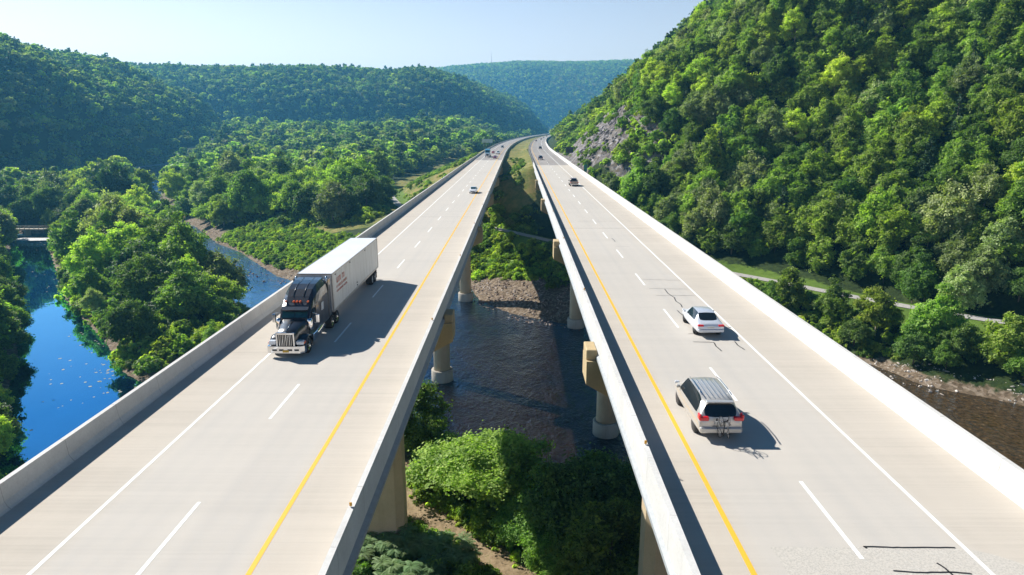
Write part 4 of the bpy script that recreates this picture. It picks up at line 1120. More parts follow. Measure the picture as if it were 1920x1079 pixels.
for i in range(40):
    x = r_.uniform(-17, -3.5); y = r_.uniform(44.5, 57.0)
    if segd(np.array([x]), np.array([y]), TRACK)[0] < 2.6: continue
    sumac(x, y, float(r_.uniform(.8, 1.25)), 'sumac shrub with long feathery leaves below the left bridge', 'sumac thicket', 40)

# ------------------------------------------------------------------ stuff: one object each, geometry nodes over points
def fill(parts, name, label):
    XX, YY, ZZ, SS, KK = [], [], [], [], []
    for n, pts, smin, smax, keys, seed in parts:
        r = np.random.default_rng(seed); P = np.array(pts, float); x0, y0 = P.min(0); x1, y1 = P.max(0)
        m = int(n * (x1 - x0) * (y1 - y0))
        x = r.uniform(x0, x1, m); y = r.uniform(y0, y1, m); h, M = terrain(x, y, True)
        ok = (sdist(x, y, pts) > 0) & (M['dw'] > 1.2) & (M['dp'] > 4.2) & ((segd(x, y, TRACK) > 1.7) | (y > 90)) & ((np.abs(x - XL(y)) > 10.5) | (y < L_END - 25)) & ((np.abs(x - XR(y)) > 10.2) | (y < R_END - 20))
        k = ok.sum(); XX.append(x[ok]); YY.append(y[ok]); ZZ.append(h[ok] - .15); SS.append(r.uniform(smin, smax, k)); KK.append(r.choice(keys, k))
    STUFF[name] = tuple(np.concatenate(a) for a in (XX, YY, ZZ, SS, KK)) + (label,)
fill([(.45, [(-120, 258), (-100, 230), (-91, 222), (-74, 199), (-58, 189), (-40, 192), (-40, 206), (-62, 224), (-82, 246), (-106, 272)], .35, .85, [11, 12, 12], 1),
      (.05, [(-60, 300), (-22, 250), (-22, 420), (-44, 600), (-70, 480), (-60, 400)], .25, .8, [11, 12], 2),
      (.16, [(-6, 244), (5, 236), (10, 250), (7, 300), (4, 330), (-5, 320)], .2, .6, [11, 12], 3),
      (.055, [(24, 246), (25, 420), (56, 420), (60, 300), (50, 240), (30, 225)], .3, 1.1, [11, 12], 4),
      (.35, [(21, 236), (22, 205), (37, 183), (43, 196), (34, 222), (28, 237)], .3, .75, [11, 12], 15),
      (.22, [(25, 380), (60, 760), (200, 760), (150, 420), (44, 380)], .6, 1.7, [11, 12], 5),
      (.09, [(28, 218), (66, 176), (104, 136), (150, 100), (240, 120), (160, 330), (80, 330)], .8, 1.9, [11, 11, 12], 6),
      (.3, [(30, 168), (58, 152), (74, 130), (90, 105), (60, 126), (30, 148)], .35, .8, [11, 12], 7),
      (.30, [(-24, 215), (-24, 192), (-13, 187), (-4, 176), (16, 163), (30, 160), (28, 175), (12, 190), (0, 208)], .4, .9, [11, 12], 8),
      (.12, [(-70, 100), (-100, 135), (-170, 236), (-205, 275), (-230, 360), (-120, 230), (-80, 170), (-56, 116)], .6, 1.5, [11, 12], 9),
      (.07, [(-110, 265), (-50, 230), (-60, 330), (-90, 460), (-220, 480), (-180, 350)], .8, 1.7, [11, 12], 10),
      (1.8, [(-30, 84), (-4, 80), (14, 66), (20, 40), (-30, 36)], .16, .55, [11, 12], 11)], 'undergrowth', 'low green undergrowth on the banks, bars and slopes')
KEYS = ['mid_maple', 'mid_ash', 'mid_oak', 'mid_locust', 'mid_willow', 'far_round', 'far_tall', 'far_spread', 'far_lobe', 'tiny_a', 'tiny_b', 'mid_shrub', 'mid_shrub2']
def need_src(key):
    """crown object instanced by the forests: the crown of a real tree in the scene"""
    return FIRST[key]
def srctree(key, x, y, s, label): T(key, x, y, s, label)
srctree('far_round', -96, 560, 1.2, 'round tree at the far edge of the valley wood'); srctree('far_tall', -88, 572, 1.2, 'tall dark tree at the far edge of the valley wood')
srctree('far_spread', -104, 575, 1.2, 'wide pale tree at the far edge of the valley wood'); srctree('far_lobe', -80, 590, 1.2, 'yellow-green tree at the far edge of the valley wood')
srctree('tiny_a', -150, 2520, 1.1, 'dark tree at the foot of the far ridge'); srctree('tiny_b', -120, 2530, 1.1, 'green tree at the foot of the far ridge')

def make_gn():
    g = bpy.data.node_groups.new('scatter', 'GeometryNodeTree')
    g.interface.new_socket('Geometry', in_out='INPUT', socket_type='NodeSocketGeometry'); g.interface.new_socket('Geometry', in_out='OUTPUT', socket_type='NodeSocketGeometry')
    gi = g.nodes.new('NodeGroupInput'); go = g.nodes.new('NodeGroupOutput'); jn = g.nodes.new('GeometryNodeJoinGeometry')
    rot = g.nodes.new('GeometryNodeInputNamedAttribute'); rot.data_type = 'FLOAT_VECTOR'; rot.inputs[0].default_value = 'rot'
    scl = g.nodes.new('GeometryNodeInputNamedAttribute'); scl.data_type = 'FLOAT_VECTOR'; scl.inputs[0].default_value = 'scl'
    kk = g.nodes.new('GeometryNodeInputNamedAttribute'); kk.data_type = 'INT'; kk.inputs[0].default_value = 'kind'
    return g, gi, go, jn, rot, scl, kk
def scatter(name, X, Y, Z, S, K, label, keys, src, kind='stuff', tilt=0.0, squash=(.85, 1.15)):
    n = len(X)
    if n == 0: return
    r = np.random.default_rng(len(name) * 7 + n)
    me = bpy.data.meshes.new(name); me.vertices.add(n); me.vertices.foreach_set('co', np.stack([X, Y, Z], -1).astype(np.float32).ravel())
    a = me.attributes.new('rot', 'FLOAT_VECTOR', 'POINT'); a.data.foreach_set('vector', np.stack([r.normal(size=n) * (tilt or .05), r.normal(size=n) * (tilt or .05), r.random(n) * 6.283], -1).astype(np.float32).ravel())
    a = me.attributes.new('scl', 'FLOAT_VECTOR', 'POINT'); a.data.foreach_set('vector', np.stack([S, S, S * r.uniform(squash[0], squash[1], n)], -1).astype(np.float32).ravel())
    a = me.attributes.new('kind', 'INT', 'POINT'); a.data.foreach_set('value', np.asarray(K).astype(np.int32))
    me.update()
    ob = link(bpy.data.objects.new(name, me)); tag(ob, label, None, kind='stuff')
    g, gi, go, jn, rot, scl, kk = make_gn()
    for i in sorted(set(int(k) for k in K)):
        oi = g.nodes.new('GeometryNodeObjectInfo'); oi.transform_space = 'ORIGINAL'; oi.inputs['Object'].default_value = src(keys[i]); oi.inputs['As Instance'].default_value = True
        cmp_ = g.nodes.new('FunctionNodeCompare'); cmp_.data_type = 'INT'; cmp_.operation = 'EQUAL'
        ci = [s for s in cmp_.inputs if s.type == 'INT']; g.links.new([o_ for o_ in kk.outputs if o_.enabled][0], ci[0]); ci[1].default_value = i
        ip = g.nodes.new('GeometryNodeInstanceOnPoints')
        g.links.new(gi.outputs[0], ip.inputs['Points']); g.links.new(cmp_.outputs[0], ip.inputs['Selection']); g.links.new(oi.outputs['Geometry'], ip.inputs['Instance'])
        e2r = g.nodes.new('FunctionNodeEulerToRotation'); g.links.new([o_ for o_ in rot.outputs if o_.enabled][0], e2r.inputs[0]); g.links.new(e2r.outputs[0], ip.inputs['Rotation'])
        g.links.new([o_ for o_ in scl.outputs if o_.enabled][0], ip.inputs['Scale'])
        g.links.new(ip.outputs[0], jn.inputs[0])
    g.links.new(jn.outputs[0], go.inputs[0])
    md = ob.modifiers.new('scatter', 'NODES'); md.node_group = g
    return ob
for nme, (X, Y, Z, S, K, lab) in STUFF.items():
    scatter(nme, X, Y, Z, S, K, lab, KEYS, need_src)
    print(nme, len(X))
# ------------------------------------------------------------------ vehicle materials
def carpaint(name, col, metal=.35, rough=.28):
    m, nt, b, o = newmat(name)
    v = coords(nt)
    dust = ramp(nt, noise(nt, 2.2, v, 6, .7), [(.45, 0), (.8, .35)])
    c = mixc(nt, dust, col, tuple(min(1, x * .75 + .08) for x in col))
    nt.links.new(c, b.inputs['Base Color']); b.inputs['Metallic'].default_value = metal; b.inputs['Roughness'].default_value = rough
    b.inputs['Coat Weight'].default_value = .8; b.inputs['Coat Roughness'].default_value = .06
    return m
m_black = carpaint('black_paint', (.018, .021, .030), .2, .3)
m_silver = carpaint('champagne_paint', (.52, .50, .465), .4, .33)
m_whitecar = carpaint('pearl_white_paint', (.62, .65, .70), .25, .3)
m_glass = simple('tinted_glass', (.010, .016, .020), .06, spec=.9)
m_windsh = simple('windscreen_glass', (.012, .045, .055), .05, spec=1.0)
m_rubber = simple('tyre_rubber', (.022, .022, .023), .85)
m_rim = simple('alloy_rim', (.55, .55, .56), .3, metal=.85)
m_chrome = simple('chrome', (.72, .72, .73), .12, metal=1.0)
m_plastic = simple('black_plastic', (.03, .03, .032), .6)
m_red = simple('red_lamp_lens', (.62, .012, .018), .2, spec=.8)
m_orange = simple('orange_lamp_lens', (.78, .16, .05), .3)
m_clear = simple('clear_lamp_lens', (.62, .64, .66), .1, spec=.9)
m_plate = simple('number_plate', (.55, .55, .52), .5)
m_plateY = simple('amber_plate', (.62, .36, .03), .5)

def wheel(parent, x, y, r, w, dual=False, rimm=None, spokes=0):
    mb = MB(); s = 1 if x > 0 else -1
    xi = x - s * w
    lo, hi = (xi, x)
    prof = [(r * .62, lo), (r * .93, lo), (r, lo + s * w * .15), (r, hi - s * w * .15), (r * .93, hi), (r * .62, hi)]
    mb.lathe(prof, 'x', (0, y, r), 28); t = mb.build('wheel', m_rubber, parent)
    mb = MB(); hi2 = hi - s * .03
    mb.lathe([(0.001, hi2 - s * .05), (r * .16, hi2 - s * .04), (r * .2, hi2 - s * (.10 if not dual else .16)), (r * .52, hi2 - s * (.07 if not dual else .16)), (r * .60, hi2), (r * .64, hi2), (r * .64, lo), (0.001, lo)], 'x', (0, y, r), 28)
    rm = mb.build('rim', rimm or m_rim, t)
    if spokes:
        mb = MB()
        for k in range(spokes):
            a = 2 * math.pi * (k + .5) / spokes
            mb.tube([(hi2 - s * .055, y + math.cos(a) * r * .28, r + math.sin(a) * r * .28), (hi2 - s * .05, y + math.cos(a) * r * .52, r + math.sin(a) * r * .52)], r * .07, 6)
        mb.build('wheel_slot', m_plastic, t)
    return t

def catmull(pts, n):
    return pts

def loft_body(parent, st, mats, name='body', levels=2, wheels=None, extra=None):
    """st: stations rear->front: (y, ybelt, yroof, hw, zlow, zbelt, ztop, wtop). Cage ring: 0 bottom centre,1 bottom edge,2 sill,3 flank,4 belt,5 roof edge,6 roof centre.
    windows dict: faces -> material slot"""
    vs = []; nr = 7
    for (y, yb, yr, hw, zl, zb, zt, wt) in st:
        ring = [(0, y, zl), (hw * .86, y, zl), (hw * .985, y, zl + .14), (hw, (y * 2 + yb) / 3, (zl + .14) * .45 + zb * .55), (hw * .955, yb, zb), (wt, yr, zt - .035), (0, yr, zt)]
        ring = ring + [(-p[0], p[1], p[2]) for p in ring[5:0:-1]]
        vs += ring
    N = 12; fs = []; mi = []
    S = len(st)
    for i in range(S - 1):
        for k in range(N):
            j = (k + 1) % N
            fs.append((i * N + k, i * N + j, (i + 1) * N + j, (i + 1) * N + k)); mi.append(mats.get((i, k if k < 6 else 11 - k), 0))
    fs.append(tuple(range(N - 1, -1, -1))); mi.append(mats.get('rear', 0)); fs.append(tuple((S - 1) * N + k for k in range(N))); mi.append(mats.get('front', 0))
    me = bpy.data.meshes.new('cage'); me.from_pydata(vs, [], fs); me.polygons.foreach_set('material_index', mi)
    bm = bmesh.new(); bm.from_mesh(me); bmesh.ops.recalc_face_normals(bm, faces=bm.faces)
    cl = bm.edges.layers.float.get('crease_edge') or bm.edges.layers.float.new('crease_edge')
    for e in bm.edges:
        f = e.link_faces
        if len(f) == 2 and f[0].material_index != f[1].material_index: e[cl] = .75
    for e in bm.edges:
        a, b_ = e.verts[0].index, e.verts[1].index
        if a % N == b_ % N and a % N in (4, 8): e[cl] = max(e[cl], .35)
    bm.to_mesh(me); bm.free()
    tmp = bpy.data.objects.new('tmp', me); COL.objects.link(tmp)
    for _ in range(5): me.materials.append(m_plastic)
    md = tmp.modifiers.new('s', 'SUBSURF'); md.levels = levels; md.render_levels = levels; md.boundary_smooth = 'PRESERVE_CORNERS'
    dg = bpy.context.evaluated_depsgraph_get(); ev = tmp.evaluated_get(dg).to_mesh()
    V = [tuple(v.co) for v in ev.vertices]; P = [(tuple(p.vertices), p.material_index) for p in ev.polygons]
    tmp.evaluated_get(dg).to_mesh_clear(); bpy.data.objects.remove(tmp)
    names = extra or [('body', m_silver)]
    obs = {}
    for k, (nm, mt) in enumerate(names):
        F = [p for p, m_ in P if m_ == k]
        if not F: continue
        # connected groups of glass become one part each
        groups = [F]
        if k > 0:
            par_ = {}
            def find(a):
                while par_.setdefault(a, a) != a: a = par_[a]
                return a
            for f in F:
                for a in f[1:]:
                    ra, rb = find(f[0]), find(a)
                    if ra != rb: par_[ra] = rb
            g = {}
            for f in F: g.setdefault(find(f[0]), []).append(f)
            groups = list(g.values())
        for G in groups:
            used = {}; v2 = []; f2 = []
            for f in G:
                q = []
                for a in f:
                    if a not in used: used[a] = len(v2); v2.append(V[a])
                    q.append(used[a])
                f2.append(tuple(q))
            mb = MB(); mb.add(v2, f2, True); obs.setdefault(nm, []).append(mb.build(nm, mt, parent, fixn=False))
    return obs

def wells(parent, hw, ws, r, name='wheel_arch'):
    for y in ws:
        for s in (-1, 1):
            mb = MB(); mb.lathe([(.01, s * (hw - .012)), (r * 1.16, s * (hw - .012)), (r * 1.16, s * (hw - .25)), (.01, s * (hw - .25))], 'x', (0, y, r), 28)
            mb.build(name, m_plastic, parent)

def minivan(loc, rz, label, paint, group=None):
    e = empty('minivan', loc, rz); tag(e, label, 'minivan')
    L = 5.08
    st = [(0.00, .00, .02, .86, .42, .70, .78, .74), (.06, .06, .10, .955, .30, .98, 1.06, .80), (.22, .24, .50, .975, .28, 1.03, 1.62, .70), (.62, .62, .72, .985, .26, 1.04, 1.70, .68),
          (1.35, 1.35, 1.38, .985, .24, 1.03, 1.75, .69), (2.25, 2.25, 2.2, .985, .24, 1.01, 1.77, .70), (3.05, 3.1, 2.85, .985, .24, .99, 1.75, .70), (3.55, 3.7, 3.30, .98, .24, .98, 1.68, .66),
          (4.05, 4.25, 4.15, .97, .25, .97, 1.08, .70), (4.62, 4.65, 4.65, .93, .27, .84, .92, .66), (5.0, 4.98, 4.96, .84, .32, .62, .70, .58), (5.08, 5.06, 5.04, .74, .40, .54, .60, .50)]
    mats = {(3, 4): 1, (4, 4): 1, (5, 4): 1, (6, 4): 1, (1, 5): 2, (7, 5): 3}
    loft_body(e, st, mats, extra=[('body', paint), ('side_window', m_glass), ('rear_window', m_glass), ('windscreen', m_windsh)])
    for y in (.95, 3.95):
        for s in (-1, 1): wheel(e, s * .94, y, .335, .22, spokes=7)
    wells(e, .955, (.95, 3.95), .335)
    for s in (-1, 1):
        mb = MB(); mb.add([(s * .99, .30, 1.14), (s * .99, .30, .94), (s * .62, -.005, .94), (s * .56, .0, 1.12), (s * .90, .035, 1.16)], [(0, 1, 2, 3, 4)] if s > 0 else [(4, 3, 2, 1, 0)])
        mb2 = MB(); mb2.rbox(min(s * .55, s * .965), max(s * .55, s * .965), -.035, .16, .93, 1.10, .03); mb2.rbox(min(s * .88, s * .985), max(s * .88, s * .985), -.01, .30, .95, 1.20, .03); mb2.build('tail_light', m_red, e)
        mb = MB(); mb.rbox(min(s * .62, s * .86), max(s * .62, s * .86), 4.92, 5.05, .66, .80, .03); mb.build('headlight', m_clear, e)
        mb = MB(); mb.rbox(min(s * .94, s * 1.12), max(s * .94, s * 1.12), 3.55, 3.66, 1.0, 1.14, .03); mb.build('mirror', paint, e)
        mb = MB(); mb.tube([(s * .66, .85, 1.775), (s * .66, 1.6, 1.825), (s * .655, 2.6, 1.825), (s * .64, 3.1, 1.77)], .022, 6); mb.build('roof_rail', m_chrome, e)
    mb = MB()
    for k in range(5): mb.box(-.42 + k * .21 - .006, -.42 + k * .21 + .006, .75, 2.9, 1.765 - .03 * abs(k - 2) * .35, 1.788 - .03 * abs(k - 2) * .35)
    mb.build('roof_rib', m_chrome, e)
    mb = MB(); mb.rbox(-.93, .93, -.09, .14, .36, .64, .06); mb.build('rear_bumper', paint, e)
    mb = MB(); mb.rbox(-.60, .60, .30, .52, 1.62, 1.685, .02); mb.build('spoiler', paint, e)
    mb = MB(); mb.rbox(-.26, .26, -.03, 0.03, .78, .90, .01); mb.build('number_plate', m_plate, e)
    mb = MB(); mb.tube([(0, 0, .42), (0, -.35, .42), (0, -.42, 1.12)], .03, 6); mb.tube([(-.12, -.42, 1.1), (-.12, -.85, 1.13)], .018, 6); mb.tube([(.12, -.42, 1.1), (.12, -.85, 1.13)], .018, 6); mb.tube([(-.12, -.42, 1.1), (.12, -.42, 1.1)], .02, 6); mb.build('bike_rack', m_plastic, e)
    return e

def sedan(loc, rz, label, paint, group=None, back_lights=True):
    e = empty('sedan', loc, rz); tag(e, label, 'car', group)
    st = [(0.0, .02, .05, .80, .42, .72, .80, .62), (.08, .10, .12, .875, .28, .88, .97, .68), (.50, .52, .62, .885, .24, .92, 1.01, .66), (1.10, 1.02, 1.30, .885, .22, .93, 1.385, .55),
          (1.70, 1.70, 1.72, .885, .21, .92, 1.445, .56), (2.35, 2.35, 2.3, .885, .21, .90, 1.455, .57), (3.00, 3.05, 2.80, .885, .21, .89, 1.40, .55), (3.40, 3.50, 3.62, .88, .22, .88, .98, .68),
          (4.10, 4.10, 4.12, .855, .24, .77, .86, .64), (4.50, 4.48, 4.48, .78, .28, .62, .70, .56), (4.62, 4.60, 4.6, .70, .36, .54, .60, .48)]
    mats = {(3, 4): 1, (4, 4): 1, (5, 4): 1, (2, 5): 2, (6, 5): 3}
    loft_body(e, st, mats, extra=[('body', paint), ('side_window', m_glass), ('rear_window', m_glass), ('windscreen', m_windsh)])
    for y in (.95, 3.62):
        for s in (-1, 1): wheel(e, s * .85, y, .32, .20, spokes=7)
    wells(e, .862, (.95, 3.62), .32)
    for s in (-1, 1):
        mb = MB(); mb.rbox(min(s * .48, s * .865), max(s * .48, s * .865), -.005, .2, .76, .88, .03); mb.build('tail_light', m_red, e)
        mb = MB(); mb.rbox(min(s * .50, s * .78), max(s * .50, s * .78), 4.36, 4.56, .60, .72, .03); mb.build('headlight', m_clear, e)
        mb = MB(); mb.rbox(min(s * .9, s * 1.06), max(s * .9, s * 1.06), 2.98, 3.08, .92, 1.04, .02); mb.build('mirror', paint, e)
    mb = MB(); mb.rbox(-.84, .84, -.05, .12, .38, .60, .05); mb.build('rear_bumper', paint, e)
    mb = MB(); mb.rbox(-.22, .22, -.012, .03, .66, .78, .01); mb.build('number_plate', m_plate, e)
    mb = MB(); mb.rbox(-.45, .45, 4.5, 4.62, .40, .55, .02); mb.build('grille', m_plastic, e)
    return e

def suv(loc, rz, label, paint, group=None, H=1.75, L=4.7, pick=False, name='suv', cat='car'):
    e = empty(name, loc, rz); tag(e, label, cat, group)
    if pick:
        st = [(1.75, 1.75, 1.78, .93, .45, 1.05, 1.12, .80), (1.82, 1.84, 1.98, .95, .42, 1.10, 1.70, .68), (2.2, 2.2, 2.25, .95, .40, 1.10, 1.80, .68), (3.0, 3.0, 2.95, .95, .40, 1.09, 1.82, .68),
              (3.6, 3.7, 3.45, .95, .40, 1.08, 1.74, .66), (4.1, 4.2, 4.15, .95, .40, 1.07, 1.16, .76), (4.9, 4.9, 4.9, .94, .42, 1.02, 1.10, .74), (5.3, 5.3, 5.28, .88, .48, .80, .92, .66), (5.4, 5.38, 5.36, .8, .52, .74, .82, .6)]
        mats = {(2, 4): 1, (3, 4): 1, (0, 5): 2, (4, 5): 3}; wy = (1.05, 4.45)
    else:
        k = L / 4.7; z = H / 1.75
        st = [(0, 0, .02, .86, .45, .8, .88, .72), (.06 * k, .08, .12, .93, .36, 1.0 * z, 1.08 * z, .78), (.2 * k, .2 * k, .42 * k, .94, .32, 1.05 * z, 1.66 * z, .67), (.9 * k, .9 * k, .95 * k, .94, .32, 1.05 * z, 1.73 * z, .67),
              (1.8 * k, 1.8 * k, 1.8 * k, .94, .32, 1.04 * z, 1.75 * z, .68), (2.6 * k, 2.7 * k, 2.45 * k, .94, .32, 1.02 * z, 1.70 * z, .66), (3.1 * k, 3.3 * k, 3.25 * k, .94, .32, 1.0 * z, 1.10 * z, .74), (4.1 * k, 4.1 * k, 4.1 * k, .92, .34, .92 * z, 1.02 * z, .70),
              (4.6 * k, 4.58 * k, 4.56 * k, .84, .40, .74, .84, .62), (4.7 * k, 4.68 * k, 4.66 * k, .76, .46, .66, .74, .56)]
        mats = {(2, 4): 1, (3, 4): 1, (4, 4): 1, (1, 5): 2, (5, 5): 3}; wy = (.95 * k, 3.75 * k)
    loft_body(e, st, mats, extra=[('body', paint), ('side_window', m_glass), ('rear_window', m_glass), ('windscreen', m_windsh)])
    if pick:
        mb = MB(); mb.rbox(-.95, .95, .0, .10, .50, 1.08, .03); mb.rbox(-.95, -.85, .09, 1.80, .50, 1.10, .03); mb.rbox(.85, .95, .09, 1.80, .50, 1.10, .03); mb.box(-.86, .86, .08, 1.78, .50, .62); mb.build('cargo_bed', paint, e)
        mb = MB(); mb.rbox(-.93, .93, -.16, .02, .42, .60, .03); mb.build('rear_bumper', m_chrome, e)
    for y in wy:
        for s in (-1, 1): wheel(e, s * .945, y, .37, .24)
    wells(e, .955, wy, .37)
    for s in (-1, 1):
        mb = MB(); mb.rbox(min(s * .80, s * .95), max(s * .80, s * .95), -.02, .1, .82, 1.08, .02); mb.build('tail_light', m_red, e)
        yf = (5.25 if pick else L - .1)
        mb = MB(); mb.rbox(min(s * .56, s * .84), max(s * .56, s * .84), yf, yf + .12, .72, .88, .03); mb.build('headlight', m_clear, e)
        ym = 3.5 if pick else L * .59
        mb = MB(); mb.rbox(min(s * .95, s * 1.15), max(s * .95, s * 1.15), ym, ym + .1, 1.06, 1.24, .02); mb.build('mirror', m_plastic, e)
    mb = MB(); yf = (5.32 if pick else L - .06); mb.rbox(-.5, .5, yf, yf + .1, .5, .72, .02); mb.build('grille', m_plastic, e)
    return e

PI = math.pi
sil = minivan((9.0, 26.3, ZR + .008), 0, 'silver minivan with black rear window and a bike rack on the right bridge', m_silver)
sed = sedan((12.75, 40.7, ZR + .008), 0, 'white sedan with red tail lights ahead of the silver minivan', m_whitecar)
# bicycles on the rack
def bicycle(x, y, z, rz, label, col, tilt):
    e = empty('bicycle', (x, y, z), rz); e.rotation_euler = (0, tilt, rz); tag(e, label, 'bicycle')
    mf = simple('bicycle_frame_paint', col, .4)
    r = .33
    for k, (wx) in enumerate((-.5, .5)):
        mb = MB(); pts = [(wx + r * math.cos(a), 0, r + r * math.sin(a)) for a in np.linspace(0, 2 * PI, 25)]; mb.tube(pts, .022, 6, cap=False); w_ = mb.build('wheel', m_rubber, e)
        mb = MB()
        for a in np.linspace(0, PI, 9)[:-1]: mb.tube([(wx + r * math.cos(a), 0, r + r * math.sin(a)), (wx - r * math.cos(a), 0, r - r * math.sin(a))], .003, 4)
        mb.build('spoke', m_chrome, w_)
    mb = MB()
    A, B, C_, D = (-.5, 0, r), (-.08, 0, .28), (-.2, 0, .78), (.34, 0, .80)
    for p, q in ((A, B), (A, C_), (B, C_), (B, D), (C_, D), (D, (.5, 0, r))): mb.tube([p, q], .022, 6)
    mb.build('frame', mf, e)
    mb = MB(); mb.tube([(.34, 0, .80), (.36, 0, .98)], .015, 6); mb.tube([(.36, -.25, .98), (.36, .25, .98)], .016, 6); mb.build('handlebar', m_plastic, e)
    mb = MB(); mb.tube([(-.2, 0, .78), (-.22, 0, .94)], .015, 6); mb.rbox(-.34, -.10, -.06, .06, .93, .98, .02); mb.build('saddle', m_plastic, e)
    return e
b1 = bicycle(8.86, 26.3 - .62, ZR + .82, PI / 2 + .18, 'dark bicycle hung upright on the rack behind the minivan', (.03, .03, .035), 1.42)
b2 = bicycle(9.14, 26.3 - .66, ZR + .86, PI / 2 - .15, 'grey bicycle hung upright beside the dark one on the minivan rack', (.20, .20, .21), 1.62)
for b_ in (b1, b2): b_.scale = (.6, .6, .6)
# other traffic
sedan((-9.85, 153.5, ZL + .008), PI, 'small white car coming towards the viewer far along the left bridge', carpaint('white_paint_gloss', (.72, .73, .74), .1), None)
suv((13.6, 153.5, ZR + .008), 0, 'taupe pickup truck driving away in the middle of the right bridge', carpaint('taupe_paint', (.24, .19, .16), .4), pick=True, name='pickup_truck', cat='pickup truck')
def onR(y, off): return (float(XR(y)) + off, y, ZR + .02)
def onL(y, off): return (float(XL(y)) + off, y, ZL + .02)
def headR(y): return -math.atan2(float(XR(y + 5) - XR(y)), 5)
suv(onR(281, -2.9), headR(281), 'dark blue pickup truck just past the end of the right bridge', carpaint('navy_paint', (.02, .04, .10), .3), pick=True, name='pickup_truck', cat='pickup truck')
suv(onR(425, .9), headR(425), 'black car on the asphalt road beyond the dark blue pickup', carpaint('black_paint_gloss', (.02, .02, .022), .2))
sedan(onR(660, -2.7), headR(660), 'dark red car in the left lane near the far bend', carpaint('maroon_paint', (.16, .03, .03), .3))
sedan(onR(760, .9), headR(760), 'reddish-brown car in the right lane near the far bend', carpaint('brown_paint', (.16, .06, .04), .3))
sedan(onR(880, .9), headR(880), 'silver car furthest but one at the far bend', m_silver)
suv(onR(1010, .9), headR(1010), 'dark car disappearing round the far bend', carpaint('charcoal_paint', (.04, .045, .05), .3))
suv(onL(496, 1.6), PI, 'dark car behind the blue truck on the curving left road', carpaint('dark_grey_paint', (.05, .055, .06), .3))
suv(onL(378, 2.9), PI, 'white car with black windscreen behind the magenta car', carpaint('white_paint_two', (.62, .63, .64), .1))
sedan(onL(325, 2.9), PI, 'magenta-red car entering the left bridge beside the blue truck', carpaint('magenta_paint', (.30, .03, .09), .3))
sedan(onL(390, -.3), PI, 'orange-red car half hidden behind the blue truck', carpaint('orange_red_paint', (.50, .08, .05), .2))

# box truck with a blue front
def boxtruck(loc, rz):
    e = empty('box_truck', loc, rz); tag(e, 'pale blue truck heading towards the viewer at the far end of the left bridge', 'truck')
    mt = carpaint('sky_blue_paint', (.16, .42, .58), .1); mw = simple('white_panel', (.62, .66, .68), .5)
    mb = MB(); mb.rbox(-1.28, 1.28, 0, 9.5, 1.1, 4.0, .04); mb.build('cargo_box', mt, e)
    mb = MB(); mb.add([(-1.2, 9.6, .9), (1.2, 9.6, .9), (1.2, 11.2, .9), (-1.2, 11.2, .9), (-1.2, 9.6, 3.9), (1.2, 9.6, 3.9), (1.15, 10.4, 3.7), (-1.15, 10.4, 3.7), (1.15, 11.15, 2.5), (-1.15, 11.15, 2.5), (1.15, 11.2, 1.9), (-1.15, 11.2, 1.9)],
                       [(0, 1, 5, 4), (4, 5, 6, 7), (7, 6, 8, 9), (9, 8, 10, 11), (11, 10, 2, 3), (0, 3, 2, 1), (1, 2, 10, 8, 6, 5), (0, 4, 7, 9, 11, 3)]); mb.build('cab', mt, e)
    mb = MB(); mb.add([(-1.05, 11.172, 2.47), (1.05, 11.172, 2.47), (1.02, 10.62, 3.36), (-1.02, 10.62, 3.36)], [(0, 1, 2, 3)]); o_ = mb.build('windscreen', m_windsh, e); o_.location.y += .02
    mb = MB(); mb.rbox(-1.0, 1.0, 11.1, 12.6, .8, 1.85, .12); mb.build('hood', mw, e)
    mb = MB(); mb.rbox(-.6, .6, 12.55, 12.66, .9, 1.7, .03); mb.build('grille', m_plastic, e)
    mb = MB(); mb.rbox(-1.2, 1.2, 12.5, 12.8, .45, .85, .05); mb.build('bumper', m_chrome, e)
    for y in (1.6, 2.9, 11.8):
        for s in (-1, 1): wheel(e, s * 1.24, y, .5, .3)
    for s in (-1, 1):
        mb = MB(); mb.rbox(min(s * .72, s * 1.02), max(s * .72, s * 1.02), 12.5, 12.64, 1.15, 1.4, .03); mb.build('headlight', m_clear, e)
        mb = MB(); mb.rbox(min(s * 1.25, s * 1.5), max(s * 1.25, s * 1.5), 10.9, 11.0, 2.1, 2.8, .02); mb.build('mirror', m_chrome, e)
boxtruck(onL(347, -1.3), PI)

